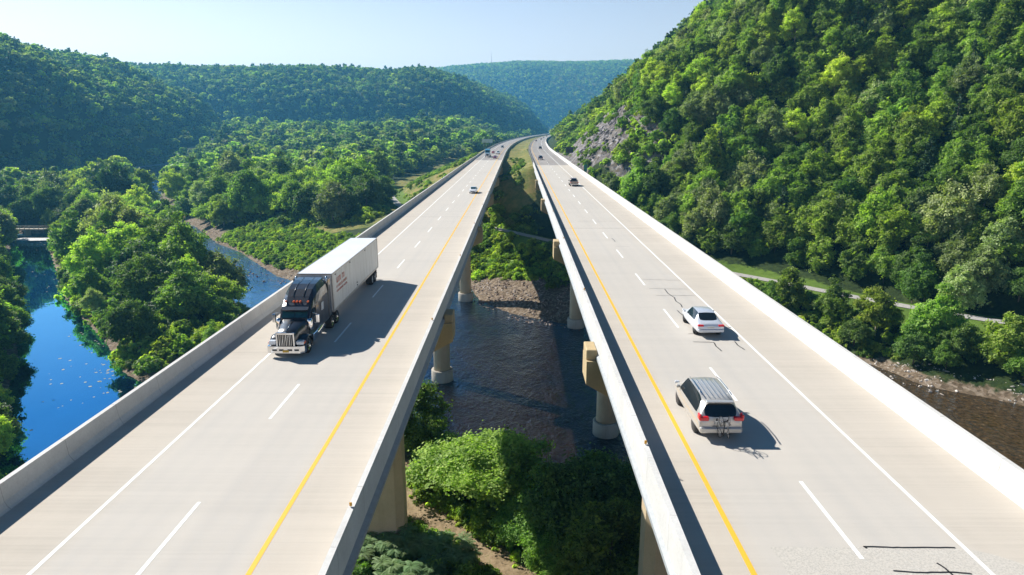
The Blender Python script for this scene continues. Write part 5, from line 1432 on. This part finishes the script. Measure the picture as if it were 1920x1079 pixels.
# ------------------------------------------------------------------ the black semi truck, built facing +y with its bumper at y = 0
def semi(loc, rz):
    e = empty('semi_truck', loc, rz); tag(e, 'black semi truck pulling a long white box trailer on the left bridge', 'semi truck')
    # chassis
    mb = MB(); mb.box(-.45, -.33, -9.3, -.9, .72, 1.02); mb.box(.33, .45, -9.3, -.9, .72, 1.02); mb.box(-.45, .45, -5.4, -5.2, .7, 1.0); mb.lathe([(.01, 1.06), (.5, 1.06), (.55, 1.16), (.01, 1.16)], 'z', (0, -7.3, 0), 20); mb.build('chassis', m_plastic, e)
    # bumper
    mb = MB(); pr = [(-1.24, -.42), (-1.22, -.10), (-.95, .02), (.95, .02), (1.22, -.10), (1.24, -.42), (1.1, -.42), (-1.1, -.42)]
    n = len(pr); mb.add([(x, y, .34) for x, y in pr] + [(x, y, .80) for x, y in pr], [tuple(range(n - 1, -1, -1)), tuple(range(n, 2 * n))] + [(k, (k + 1) % n, n + (k + 1) % n, n + k) for k in range(n)]); bmp = mb.build('bumper', m_chrome, e)
    for x in (-.72, -.28, .28, .72):
        mb = MB(); mb.rbox(x - .15, x + .15, .012, .035, .50, .62, .005); mb.build('tow_slot', m_plastic, bmp)
    mb = MB(); mb.rbox(-.2, .2, .022, .05, .40, .56, .01); mb.build('number_plate', m_plateY, e)
    # hood: loft from the radiator to the cowl
    st = [(-.14, .60, 1.00, 1.56, .47), (-.22, .66, .95, 1.70, .52), (-.8, .72, .95, 1.82, .55), (-1.5, .84, 1.0, 1.95, .62), (-2.15, .98, 1.0, 2.08, .74)]
    vs = []; N = 8
    for y, hw, z0, z1, tw in st:
        vs += [(-hw, y, z0), (-hw, y, z1 - .42), (-hw * .93, y, z1 - .16), (-tw, y, z1), (tw, y, z1 + .0), (hw * .93, y, z1 - .16), (hw, y, z1 - .42), (hw, y, z0)]
    fs = [(i * N + k, i * N + k + 1, (i + 1) * N + k + 1, (i + 1) * N + k) for i in range(len(st) - 1) for k in range(N - 1)] + [tuple(range(N))]
    mb = MB(); mb.add(vs, fs, True); hd = mb.build('hood', m_black, e)
    mb = MB(); mb.tube([(0, -.2, 1.72), (0, -1.2, 1.93), (0, -2.1, 2.1)], .018, 6); mb.build('hood_trim', m_chrome, hd)
    mb = MB(); mb.rbox(-.07, .07, -.2, -.1, 1.68, 1.78, .02); mb.build('ornament', m_chrome, hd)
    # grille with chrome surround and vertical bars
    mb = MB(); mb.rbox(-.60, -.50, -.16, -.02, .80, 1.72, .02); mb.rbox(.50, .60, -.16, -.02, .80, 1.72, .02); mb.rbox(-.5, .5, -.158, -.018, 1.58, 1.72, .02); gr_ = mb.build('grille', m_chrome, e)
    mb = MB(); mb.box(-.5, .5, -.14, -.10, .82, 1.58); mb.build('radiator', m_plastic, gr_)
    mb = MB()
    for k in range(1, 9):
        x = -.5 + k * 1.0 / 9; mb.box(x - (.016 if k % 2 == 0 else .009), x + (.016 if k % 2 == 0 else .009), -.10, -.05, .82, 1.58)
    mb.build('grille_bars', m_chrome, gr_)
    # fenders
    for s in (-1, 1):
        vs = []; A = np.linspace(-.35, PI + .15, 12)
        for a in A:
            y = -1.18 + .74 * math.cos(a) * -1; z = .56 + .72 * math.sin(a)
            vs += [(s * .62, y, z + .02), (s * 1.05, y, z + .03), (s * 1.22, y, z - .05), (s * 1.22, y, z - .14)]
        fs = [(i * 4 + k, i * 4 + k + 1, i * 4 + 5 + k, i * 4 + 4 + k) for i in range(11) for k in range(3)]
        mb = MB(); mb.add(vs, fs, True); fd = mb.build('fender', m_black, e)
        mb = MB(); mb.rbox(min(s * .64, s * 1.16), max(s * .64, s * 1.16), -.52, -.12, .84, 1.12, .07); hl = mb.build('headlight', m_clear, e)
        mb = MB(); mb.rbox(min(s * 1.0, s * 1.2), max(s * 1.0, s * 1.2), -.56, -.2, .90, 1.06, .03); hl2 = mb.build('turn_signal', m_orange, hl)
        wheel(e, s * 1.18, -1.18, .52, .28, rimm=m_chrome, spokes=8)
        for y in (-6.65, -7.95): wheel(e, s * 1.24, y, .52, .56, dual=True, rimm=m_chrome, spokes=8)
        # steps and fairing along the tank
        mb = MB(); mb.lathe([(.01, -5.0), (.31, -5.0), (.34, -4.95), (.34, -3.25), (.31, -3.2), (.01, -3.2)], 'y', (s * .88, 0, .72), 24); mb.build('fuel_tank', m_chrome, e)
        mb = MB(); mb.rbox(min(s * .75, s * 1.22), max(s * .75, s * 1.22), -3.15, -2.1, .42, .98, .04); mb.build('step', m_chrome, e)
        mb = MB(); mb.rbox(min(s * 1.02, s * 1.2), max(s * 1.02, s * 1.2), -6.0, -3.2, 1.02, 1.12, .02); mb.build('side_skirt', m_black, e)
        # mirror
        mb = MB(); mb.rbox(min(s * 1.36, s * 1.60), max(s * 1.36, s * 1.60), -2.45, -2.31, 1.72, 2.32, .04); mi_ = mb.build('mirror', m_chrome, e)
        mb = MB(); mb.tube([(s * 1.02, -2.42, 2.42), (s * 1.46, -2.38, 2.36)], .02, 6); mb.tube([(s * 1.02, -2.42, 1.66), (s * 1.46, -2.38, 1.72)], .02, 6); mb.build('mirror_arm', m_chrome, mi_)
        # exhaust stack
        mb = MB(); mb.tube([(s * 1.10, -6.12, 1.1), (s * 1.10, -6.12, 3.95), (s * 1.10, -6.22, 4.08)], .075, 12); mb.build('exhaust_stack', m_chrome, e)
        # air horn / cleaner
        mb = MB(); mb.lathe([(.01, 1.35), (.17, 1.35), (.19, 1.4), (.19, 2.0), (.12, 2.12), (.01, 2.12)], 'z', (s * 1.05, -2.02, 0), 20); mb.build('air_cleaner', m_chrome, e)
    # cab + sleeper as one lofted shell
    st = [(-2.02, .98, .98, 2.06, 2.06, .84), (-2.10, 1.00, .98, 2.10, 2.12, .86), (-2.62, 1.04, .98, 2.62, 2.86, .84), (-2.78, 1.06, .98, 2.66, 2.96, .86), (-3.25, 1.10, .98, 2.75, 3.35, .90), (-3.8, 1.16, .98, 2.85, 3.72, .98), (-4.5, 1.2, .98, 2.95, 3.93, 1.04), (-5.3, 1.22, .98, 3.0, 4.02, 1.08), (-6.0, 1.22, .98, 3.0, 4.05, 1.08)]
    vs = []; N = 8
    for y, hw, z0, zb, zt, tw in st:
        vs += [(-hw, y, z0), (-hw, y, zb), (-(hw * .55 + tw * .45), y, zb + (zt - zb) * .62), (-tw * .82, y, zt), (tw * .82, y, zt), ((hw * .55 + tw * .45), y, zb + (zt - zb) * .62), (hw, y, zb), (hw, y, z0)]
    fs = [(i * N + k, i * N + k + 1, (i + 1) * N + k + 1, (i + 1) * N + k) for i in range(len(st) - 1) for k in range(N - 1)] + [tuple(range(N)), tuple((len(st) - 1) * N + k for k in range(N - 1, -1, -1))]
    mb = MB(); mb.add(vs, fs, False); cab = mb.build('cab', m_black, e)
    # windscreen: two panes following the slope between (-2.10,2.12) and (-2.62,2.70)
    def ws_pt(x, t): return (x, -2.06 - .50 * t, 2.15 + .56 * t)
    for s in (-1, 1):
        x0, x1 = .02, .86
        a = [(s * x0, 0), (s * x1, 0), (s * .82, 1), (s * x0, 1)]
        mb = MB(); mb.add([ws_pt(x, t) for x, t in a] + [(p[0], p[1] - .03, p[2] - .03) for p in (ws_pt(x, t) for x, t in a)], [(0, 1, 2, 3), (4, 7, 6, 5), (0, 4, 5, 1), (1, 5, 6, 2), (2, 6, 7, 3), (3, 7, 4, 0)]); mb.build('windscreen', m_windsh, e)
        # side window and sleeper window, door line
        xs = s * 1.058
        mb = MB(); mb.add([(s * 1.03, -2.35, 2.02), (s * 1.075, -3.15, 2.02), (s * 1.10, -3.15, 2.62), (s * 1.06, -2.66, 2.58)], [(0, 1, 2, 3)]); o_ = mb.build('side_window', m_glass, e); o_.location.x = s * .035
        mb = MB(); mb.rbox(min(s * 1.2, s * 1.235), max(s * 1.2, s * 1.235), -4.75, -4.25, 2.05, 2.6, .01); mb.build('sleeper_window', m_clear, e)
        mb = MB(); mb.tube([(s * 1.10, -3.28, 1.1), (s * 1.115, -3.28, 2.7)], .012, 4); mb.build('door_seam', m_plastic, e)
        mb = MB(); mb.rbox(min(s * 1.20, s * 1.26), max(s * 1.20, s * 1.26), -6.62, -5.98, 1.1, 3.9, .02); mb.build('cab_extender', m_black, e)
    # visor and five marker lights on the brow
    mb = MB(); mb.add([(-.90, -2.50, 2.74), (.90, -2.50, 2.74), (.90, -2.16, 2.62), (-.90, -2.16, 2.62), (-.90, -2.52, 2.80), (.90, -2.52, 2.80), (.90, -2.15, 2.66), (-.90, -2.15, 2.66)], [(0, 1, 2, 3), (4, 7, 6, 5), (0, 4, 5, 1), (1, 5, 6, 2), (2, 6, 7, 3), (3, 7, 4, 0)]); mb.build('sun_visor', m_black, e)
    for x in (-.76, -.22, 0.0, .22, .76):
        mb = MB(); mb.rbox(x - .06, x + .06, -2.98 , -2.74, 3.02, 3.13, .03); mb.build('marker_light', m_orange, e)
    # roof ridges
    for x in (-.36, .36):
        mb = MB(); mb.tube([(x, -3.2, 3.34), (x, -3.8, 3.74), (x, -4.5, 3.95), (x, -5.9, 4.07)], .022, 6); mb.build('roof_ridge', m_black, cab)
    # ---------------- trailer
    m_tr, nt, b, o = newmat('trailer_panel')
    v = coords(nt); sy = nd(nt, 'ShaderNodeSeparateXYZ'); nt.links.new(v, sy.inputs[0])
    seam = mth(nt, 'LESS_THAN', mth(nt, 'FRACT', mth(nt, 'DIVIDE', sy.outputs[1], 1.22)), .022)
    grime = noise(nt, 1.0, coords(nt, (2.5, 2.5, .35)), 5, .7)
    c = ramp(nt, grime, [(.35, (.62, .61, .58)), (.62, (.74, .74, .73)), (.8, (.60, .52, .44))])
    c = mixc(nt, mth(nt, 'MULTIPLY', seam, .75), c, (.28, .25, .23)); nt.links.new(c, b.inputs['Base Color']); b.inputs['Roughness'].default_value = .45
    bump(nt, b, mth(nt, 'MULTIPLY', seam, 1.0), .5, .02)
    T0, T1 = -7.0, -23.15
    tr = empty('trailer', (0, 0, 0), 0, e)
    mb = MB(); mb.box(-1.28, 1.28, T1 + .02, T0 - .02, 1.22, 4.06); mb.build('box_body', m_tr, tr)
    m_roof = simple('trailer_roof', (.70, .74, .78), .35, var=.06, scale=.6)
    mb = MB(); mb.box(-1.25, 1.25, T1 + .05, T0 - .05, 4.06, 4.085); mb.build('roof', m_roof, tr)
    m_rail = simple('aluminium_rail', (.42, .40, .38), .4, metal=.5)
    mb = MB()
    for s in (-1, 1):
        mb.box(min(s * 1.26, s * 1.31), max(s * 1.26, s * 1.31), T1, T0, 4.0, 4.10); mb.box(min(s * 1.26, s * 1.315), max(s * 1.26, s * 1.315), T1, T0, 1.14, 1.28)
        mb.box(min(s * 1.24, s * 1.312), max(s * 1.24, s * 1.312), T0 - .1, T0 + .02, 1.28, 4.0); mb.box(min(s * 1.24, s * 1.312), max(s * 1.24, s * 1.312), T1 - .02, T1 + .1, 1.28, 4.0)
    mb.box(-1.26, 1.26, T0 - .06, T0 + .015, 4.0, 4.10); mb.box(-1.26, 1.26, T0 - .06, T0 + .015, 1.14, 1.26); mb.box(-1.26, 1.26, T1 - .02, T1 + .06, 4.0, 4.10); mb.build('edge_rail', m_rail, tr)
    mb = MB(); mb.box(-.5, -.35, T1 + .3, T0 - .6, .95, 1.2); mb.box(.35, .5, T1 + .3, T0 - .6, .95, 1.2); mb.build('underframe', m_plastic, tr)
    for s in (-1, 1):
        for y in (T1 + 2.6, T1 + 1.35):
            wheel(tr, s * 1.26, y, .5, .56, dual=True, rimm=simple('white_rim', (.7, .7, .7), .4), spokes=6)
        mb = MB(); mb.box(min(s * .5, s * .62), max(s * .5, s * .62), -10.0, -9.88, .35, 1.1); mb.box(min(s * .42, s * .7), max(s * .42, s * .7), -10.1, -9.78, .30, .36); mb.build('landing_leg', m_plastic, tr)
        mb = MB(); mb.rbox(min(s * .70, s * 1.25), max(s * .70, s * 1.25), T1 + .62, T1 + .66, .25, 1.1, .01); mb.build('mud_flap', m_plastic, tr)
    mb = MB(); mb.box(-1.15, 1.15, T1 + .05, T1 + .17, .55, .66); mb.box(-.7, -.6, T1 + .05, T1 + .17, .66, 1.1); mb.box(.6, .7, T1 + .05, T1 + .17, .66, 1.1); mb.build('rear_guard', m_plastic, tr)
    # red lettering block on the left side, near the front: worn strokes in three slanting rows
    m_let = simple('red_vinyl', (.60, .13, .08), .5)
    mb = MB(); xs = -1.288
    rr_ = random.Random(5)
    for row, (z, hgt_, n, y0, y1) in enumerate(((3.10, .42, 5, -8.2, -10.9), (2.72, .20, 11, -8.1, -11.2), (2.40, .16, 14, -8.1, -11.3))):
        for k in range(n):
            ya = y0 + (y1 - y0) * (k + .1) / n; yb = y0 + (y1 - y0) * (k + .82) / n; t = hgt_ * .22
            kind = rr_.choice('EHNLUI')
            def bar(a, b_, c_, d): mb.box(xs - .006, xs, min(a, b_), max(a, b_), c_, d)
            w_ = (yb - ya)
            bar(ya, ya + w_ * .25, z, z + hgt_)
            if kind in 'HNU': bar(yb, yb - w_ * .25, z, z + hgt_)
            if kind in 'EL U': bar(ya, yb, z, z + t)
            if kind in 'EH': bar(ya, yb, z + hgt_ * .42, z + hgt_ * .42 + t)
            if kind in 'EN': bar(ya, yb, z + hgt_ - t, z + hgt_)
    mb.build('lettering', m_let, tr)
    for z_, y_ in ((3.85, T0 - .9), (3.85, -12.4), (3.85, -17.8), (1.7, -14.4), (1.45, -14.5)):
        mb = MB(); mb.rbox(-1.33, -1.288, y_ - .06, y_ + .06, z_ - .05, z_ + .05, .01); mb.build('side_marker', m_plastic, tr)
    return e
truck = semi((-15.0, 40.1, ZL + .008), PI)
# ------------------------------------------------------------------ signs, footbridge, mast, buildings, rocks, lily pads
def sign(name, x, y, z, w, h, posts, mat, label, face=(0, -1), back=None, thick=.04):
    e = empty(name, (x, y, z)); tag(e, label, 'sign')
    hgt = posts
    for s in (-1, 1):
        mb = MB(); mb.tube([(s * w * .33, 0.06, -.5), (s * w * .33, .06, hgt + h * .9)], .06, 6); mb.build('post', m_steel, e)
    mb = MB(); mb.rbox(-w / 2, w / 2, -thick, thick * .2, hgt, hgt + h, .02); mb.build('panel', mat, e)
    return e
def gz(x, y): return float(terrain(np.array([x]), np.array([y]))[0])
m_signback = simple('sign_back', (.035, .04, .05), .6)
m_signgrey = simple('grey_sign_back', (.42, .52, .56), .5)
m_green = simple('green_sign_sheet', (.01, .22, .16), .45)
x_, y_ = float(XR(300)) + 10.6, 300
sign('road_sign', x_, y_, gz(x_, y_), 3.4, 2.6, 2.0, m_signback, 'square dark sign panel on posts beside the rocky road cut')
x_, y_ = float(XR(205)) + 8.6, 205
sg = sign('marker_sign', x_, y_, ZR - 1.0, 1.0, 2.3, 1.0, m_green, 'narrow green sign beside the right parapet below the rock cut')
x_, y_ = float(XL(560)) - 14, 560
sign('road_sign', x_, y_, gz(x_, y_) , 9.0, 3.0, 5.2, m_signgrey, 'wide pale sign seen from behind, left of the curving road')
# thin road-side delineators at the far road
for y in (470, 560):
    e = empty('marker_post', (float(XL(y)) + HWL + 1.4, y, ZL - .3)); tag(e, 'slim brown post on the median beside the far left road' if y == 470 else 'slim post further along the median of the far left road', 'post')
    mb = MB(); mb.tube([(0, 0, 0), (0, 0, 2.4)], .09, 8); mb.build('shaft', m_bark, e); mb = MB(); mb.rbox(-.12, .12, -.03, .03, 1.9, 2.4, .01); mb.build('reflector', m_amber, e)

# low concrete footbridge / weir over the head of the slough
fb = empty('footbridge', (-208, 268, 0)); tag(fb, 'low grey concrete footbridge across the head of the slough', 'footbridge')
mb = MB(); mb.box(-26, 12, -1.5, 1.5, 2.6, 3.1); mb.build('deck', m_foot, fb)
for sy in (-1.45, 1.45):
    mb = MB()
    mb.box(-26, 12, sy - .06, sy + .06, 3.9, 4.1); mb.box(-26, 12, sy - .05, sy + .05, 3.45, 3.55)
    for k in range(20): mb.box(-26 + k * 2, -25.85 + k * 2, sy - .07, sy + .07, 3.1, 3.9)
    mb.build('railing', m_foot, fb)
for k in (-16, -6, 4):
    mb = MB(); mb.rbox(k - .5, k + .5, -1.4, 1.4, -1.5, 2.6, .05); mb.build('pier', m_foot, fb)
mb = MB(); mb.add([(-232, 262, .05), (-190, 263, .05), (-186, 257, .03), (-200, 255.5, .03), (-215, 256.5, .03), (-230, 255, .03)], [(0, 5, 4, 3, 2, 1)])
wl = mb.build('weir_foam', simple('foamy_water', (.42, .42, .42), .6, var=.35, scale=1.2), None, fixn=False); tag(wl, 'pale churned water below the footbridge', kind='stuff')
if wl.data.polygons[0].normal.z < 0: wl.data.flip_normals()

# radio mast on the far ridge
mx, my = -105, 2900
mz = gz(mx, my)
ms = empty('radio_mast', (mx, my, mz)); tag(ms, 'thin radio mast on the skyline of the far ridge', 'mast')
mb = MB(); 
for a in range(3): mb.tube([(1.0 * math.cos(a * 2.094), 1.0 * math.sin(a * 2.094), 0), (.7 * math.cos(a * 2.094), .7 * math.sin(a * 2.094), 72)], .26, 5)
for k in range(24):
    z0 = k * 3
    for a in range(3): mb.tube([(1.0 * math.cos(a * 2.094), 1.0 * math.sin(a * 2.094), z0), (1.0 * math.cos((a + 1) * 2.094), 1.0 * math.sin((a + 1) * 2.094), z0 + 3)], .13, 4)
mb.build('lattice', simple('mast_paint', (.45, .33, .32), .6), ms)
mb = MB(); mb.tube([(0, 0, 72), (0, 0, 84)], .25, 6); mb.build('antenna', m_steel, ms)

# pale industrial building and quarry scar near the gap
hx, hy = 150, 2430
hb = empty('warehouse', (hx, hy, gz(hx, hy) - 1)); tag(hb, 'long low white building far away in the gap between the hills', 'building')
m_wh = simple('white_cladding', (.72, .74, .76), .6)
mb = MB(); mb.box(-45, 45, -15, 15, 0, 14); mb.build('wall', m_wh, hb)
mb = MB(); mb.add([(-46, -16, 14.01), (46, -16, 14.01), (46, 16, 14.01), (-46, 16, 14.01), (-46, 0, 19), (46, 0, 19)], [(0, 1, 5, 4), (2, 3, 4, 5), (0, 4, 3), (1, 2, 5)]); mb.build('roof', simple('grey_roof', (.5, .52, .55), .5), hb)
mb = MB(); [mb.box(x, x + 6, -15.1, -14.95, 1, 6) for x in (-38, -20, -2, 16, 32)]; mb.build('doors', m_signback, hb)

# boulders
def rockmesh(name, seed, sx, sy, sz, mat, parent=None, loc=(0, 0, 0)):
    bm = bmesh.new(); bmesh.ops.create_icosphere(bm, subdivisions=2, radius=1)
    r = random.Random(seed); pl = [(Vector((r.gauss(0, 1), r.gauss(0, 1), r.gauss(0, 1))).normalized(), r.uniform(.55, .85)) for _ in range(9)]
    for v in bm.verts:
        for n_, d in pl:
            k = v.co.dot(n_)
            if k > d: v.co -= n_ * (k - d)
        v.co = Vector((v.co.x * sx, v.co.y * sy, v.co.z * sz))
    me = bpy.data.meshes.new(name); bm.to_mesh(me); bm.free(); me.materials.append(mat)
    o_ = link(bpy.data.objects.new(name, me), parent); o_.location = loc; return o_
def rockmat(name, a, b_, c_):
    m, nt, b, o = newmat(name); oi = nd(nt, 'ShaderNodeObjectInfo'); v = coords(nt)
    k = mth(nt, 'ADD', mth(nt, 'MULTIPLY', oi.outputs['Random'], .7), mth(nt, 'MULTIPLY', noise(nt, 3, v, 5, .7), .4))
    nt.links.new(ramp(nt, k, [(.2, a), (.55, b_), (.95, c_)]), b.inputs['Base Color']); b.inputs['Roughness'].default_value = .85; return m
m_rockB = rockmat('river_stone', (.10, .065, .045), (.24, .17, .13), (.48, .42, .37)); m_rockG = rockmat('grey_scree', (.08, .075, .075), (.18, .165, .165), (.36, .34, .35)); m_rockP = rockmat('pale_pebble', (.30, .25, .21), (.50, .45, .40), (.68, .64, .60))
r1 = rockmesh('boulder', 1, .9, .7, .5, m_rockB, None, (-9, 163, .1)); tag(r1, 'brown boulder at the water edge beside the second left pier', 'boulder')
r2 = rockmesh('boulder', 2, 1.1, .9, .8, m_rockG, None, (26.5, 262, gz(26.5, 262) + .3)); tag(r2, 'grey boulder at the foot of the rocky road cut', 'boulder')
r3 = rockmesh('boulder', 3, 1.3, .9, .45, m_rockP, None, (74.8, 83.4, .15)); tag(r3, 'flat pale boulder standing out of the brown water on the right', 'boulder')
SRC = {'boulderB': r1, 'boulderG': r2, 'boulderP': r3}
def rocks(name, pts, dens, smin, smax, key, label, seed, zoff=0, inwater=False, maxdw=99, mindw=-99):
    r = np.random.default_rng(seed); P = np.array(pts, float); x0, y0 = P.min(0); x1, y1 = P.max(0); m_ = int(dens * (x1 - x0) * (y1 - y0))
    x = r.uniform(x0, x1, m_); y = r.uniform(y0, y1, m_); h, M = terrain(x, y, True)
    ok = (sdist(x, y, pts) > 0) & (M['dw'] < maxdw) & (M['dw'] > mindw) & (vn(x, y, 5.) + .5 * vn(x, y, 2.) > .55)
    z = np.maximum(h, -.12) + zoff
    n = ok.sum(); s = smin + (smax - smin) * r.random(n) ** 3
    scatter(name, x[ok], y[ok], z[ok], s, np.zeros(n), label, [key], lambda k: SRC[k], tilt=.5, squash=(.6, 1.3))
rocks('river_stones', [(-22, 194), (-14, 176), (-9, 158), (0, 146), (16, 138), (28, 134), (26, 156), (6, 178), (-4, 194)], 3.2, .10, .55, 'boulderB', 'brown stones covering the gravel bar under the bridges', 1, maxdw=16, mindw=-6)
rocks('shore_stones', [(50, 128), (66, 110), (80, 94), (96, 84), (120, 72), (124, 84), (96, 98), (84, 104), (74, 114), (60, 128)], 2.0, .08, .42, 'boulderP', 'pale pebbles along and in the shallow water of the right shore', 2, maxdw=5, mindw=-9)
rocks('rapids_stones', [(-60, 178), (-95, 214), (-122, 246), (-185, 334), (-240, 420), (-250, 400), (-190, 310), (-135, 245), (-110, 205), (-76, 186)], .55, .15, .8, 'boulderB', 'stones in and beside the rapids of the far channel', 3, maxdw=6, mindw=-12)
rocks('bank_stones', [(-140, 285), (-116, 246), (-92, 214), (-74, 189), (-60, 180), (-44, 184), (-44, 190), (-60, 188), (-74, 198), (-100, 234), (-130, 276)], 1.8, .08, .4, 'boulderB', 'brown stones edging the river bar', 4, maxdw=7, mindw=-3)
rocks('scree', [(25, 243), (27, 330), (34, 420), (60, 420), (56, 330), (44, 250), (34, 232)], 1.1, .2, 1.1, 'boulderG', 'grey broken rock lying on the road cut', 5, mindw=0)

# lily pads on the slough: clumps as stuff
def pads():
    r = np.random.default_rng(8); mb = MB()
    cl = [(-76, 113.5, 1.8, 34), (-79, 118, 1.2, 12), (-70, 104, 1.6, 16), (-86, 128, 2.4, 26), (-96, 140, 2.2, 16), (-112, 160, 3.0, 20), (-118, 170, 3, 16), (-140, 195, 3.4, 22), (-84, 110, 3.2, 12), (-100, 126, 4, 14), (-150, 212, 5, 26), (-176, 240, 6, 40), (-92, 118, 4, 14), (-71, 92, 3, 10), (-75, 98, 2.4, 12), (-130, 180, 5, 18), (-74, 108, 1.2, 22)]
    for cx, cy_, sp, n in cl:
        for _ in range(n // 3 + 1):
            x = cx + r.normal() * sp; y = cy_ + r.normal() * sp * 1.3; s = r.uniform(.10, .30); k = 9; a0 = r.random() * 6.28
            vs = [(x, y, .012)] + [(x + s * r.uniform(.75, 1.2) * math.cos(a0 + 2 * math.pi * i / k), y + s * 1.1 * r.uniform(.75, 1.2) * math.sin(a0 + 2 * math.pi * i / k), .012) for i in range(k)]
            mb.add(vs, [(0, i + 1, (i + 1) % k + 1) for i in range(k)])
    o_ = mb.build('lily_pads', simple('pale_pad', (.17, .18, .13), .5, var=.3, scale=1.0), None, fixn=False)
    if o_.data.polygons[0].normal.z < 0: o_.data.flip_normals()
    tag(o_, 'pale floating pads and leaves scattered on the blue slough', kind='stuff')
pads()
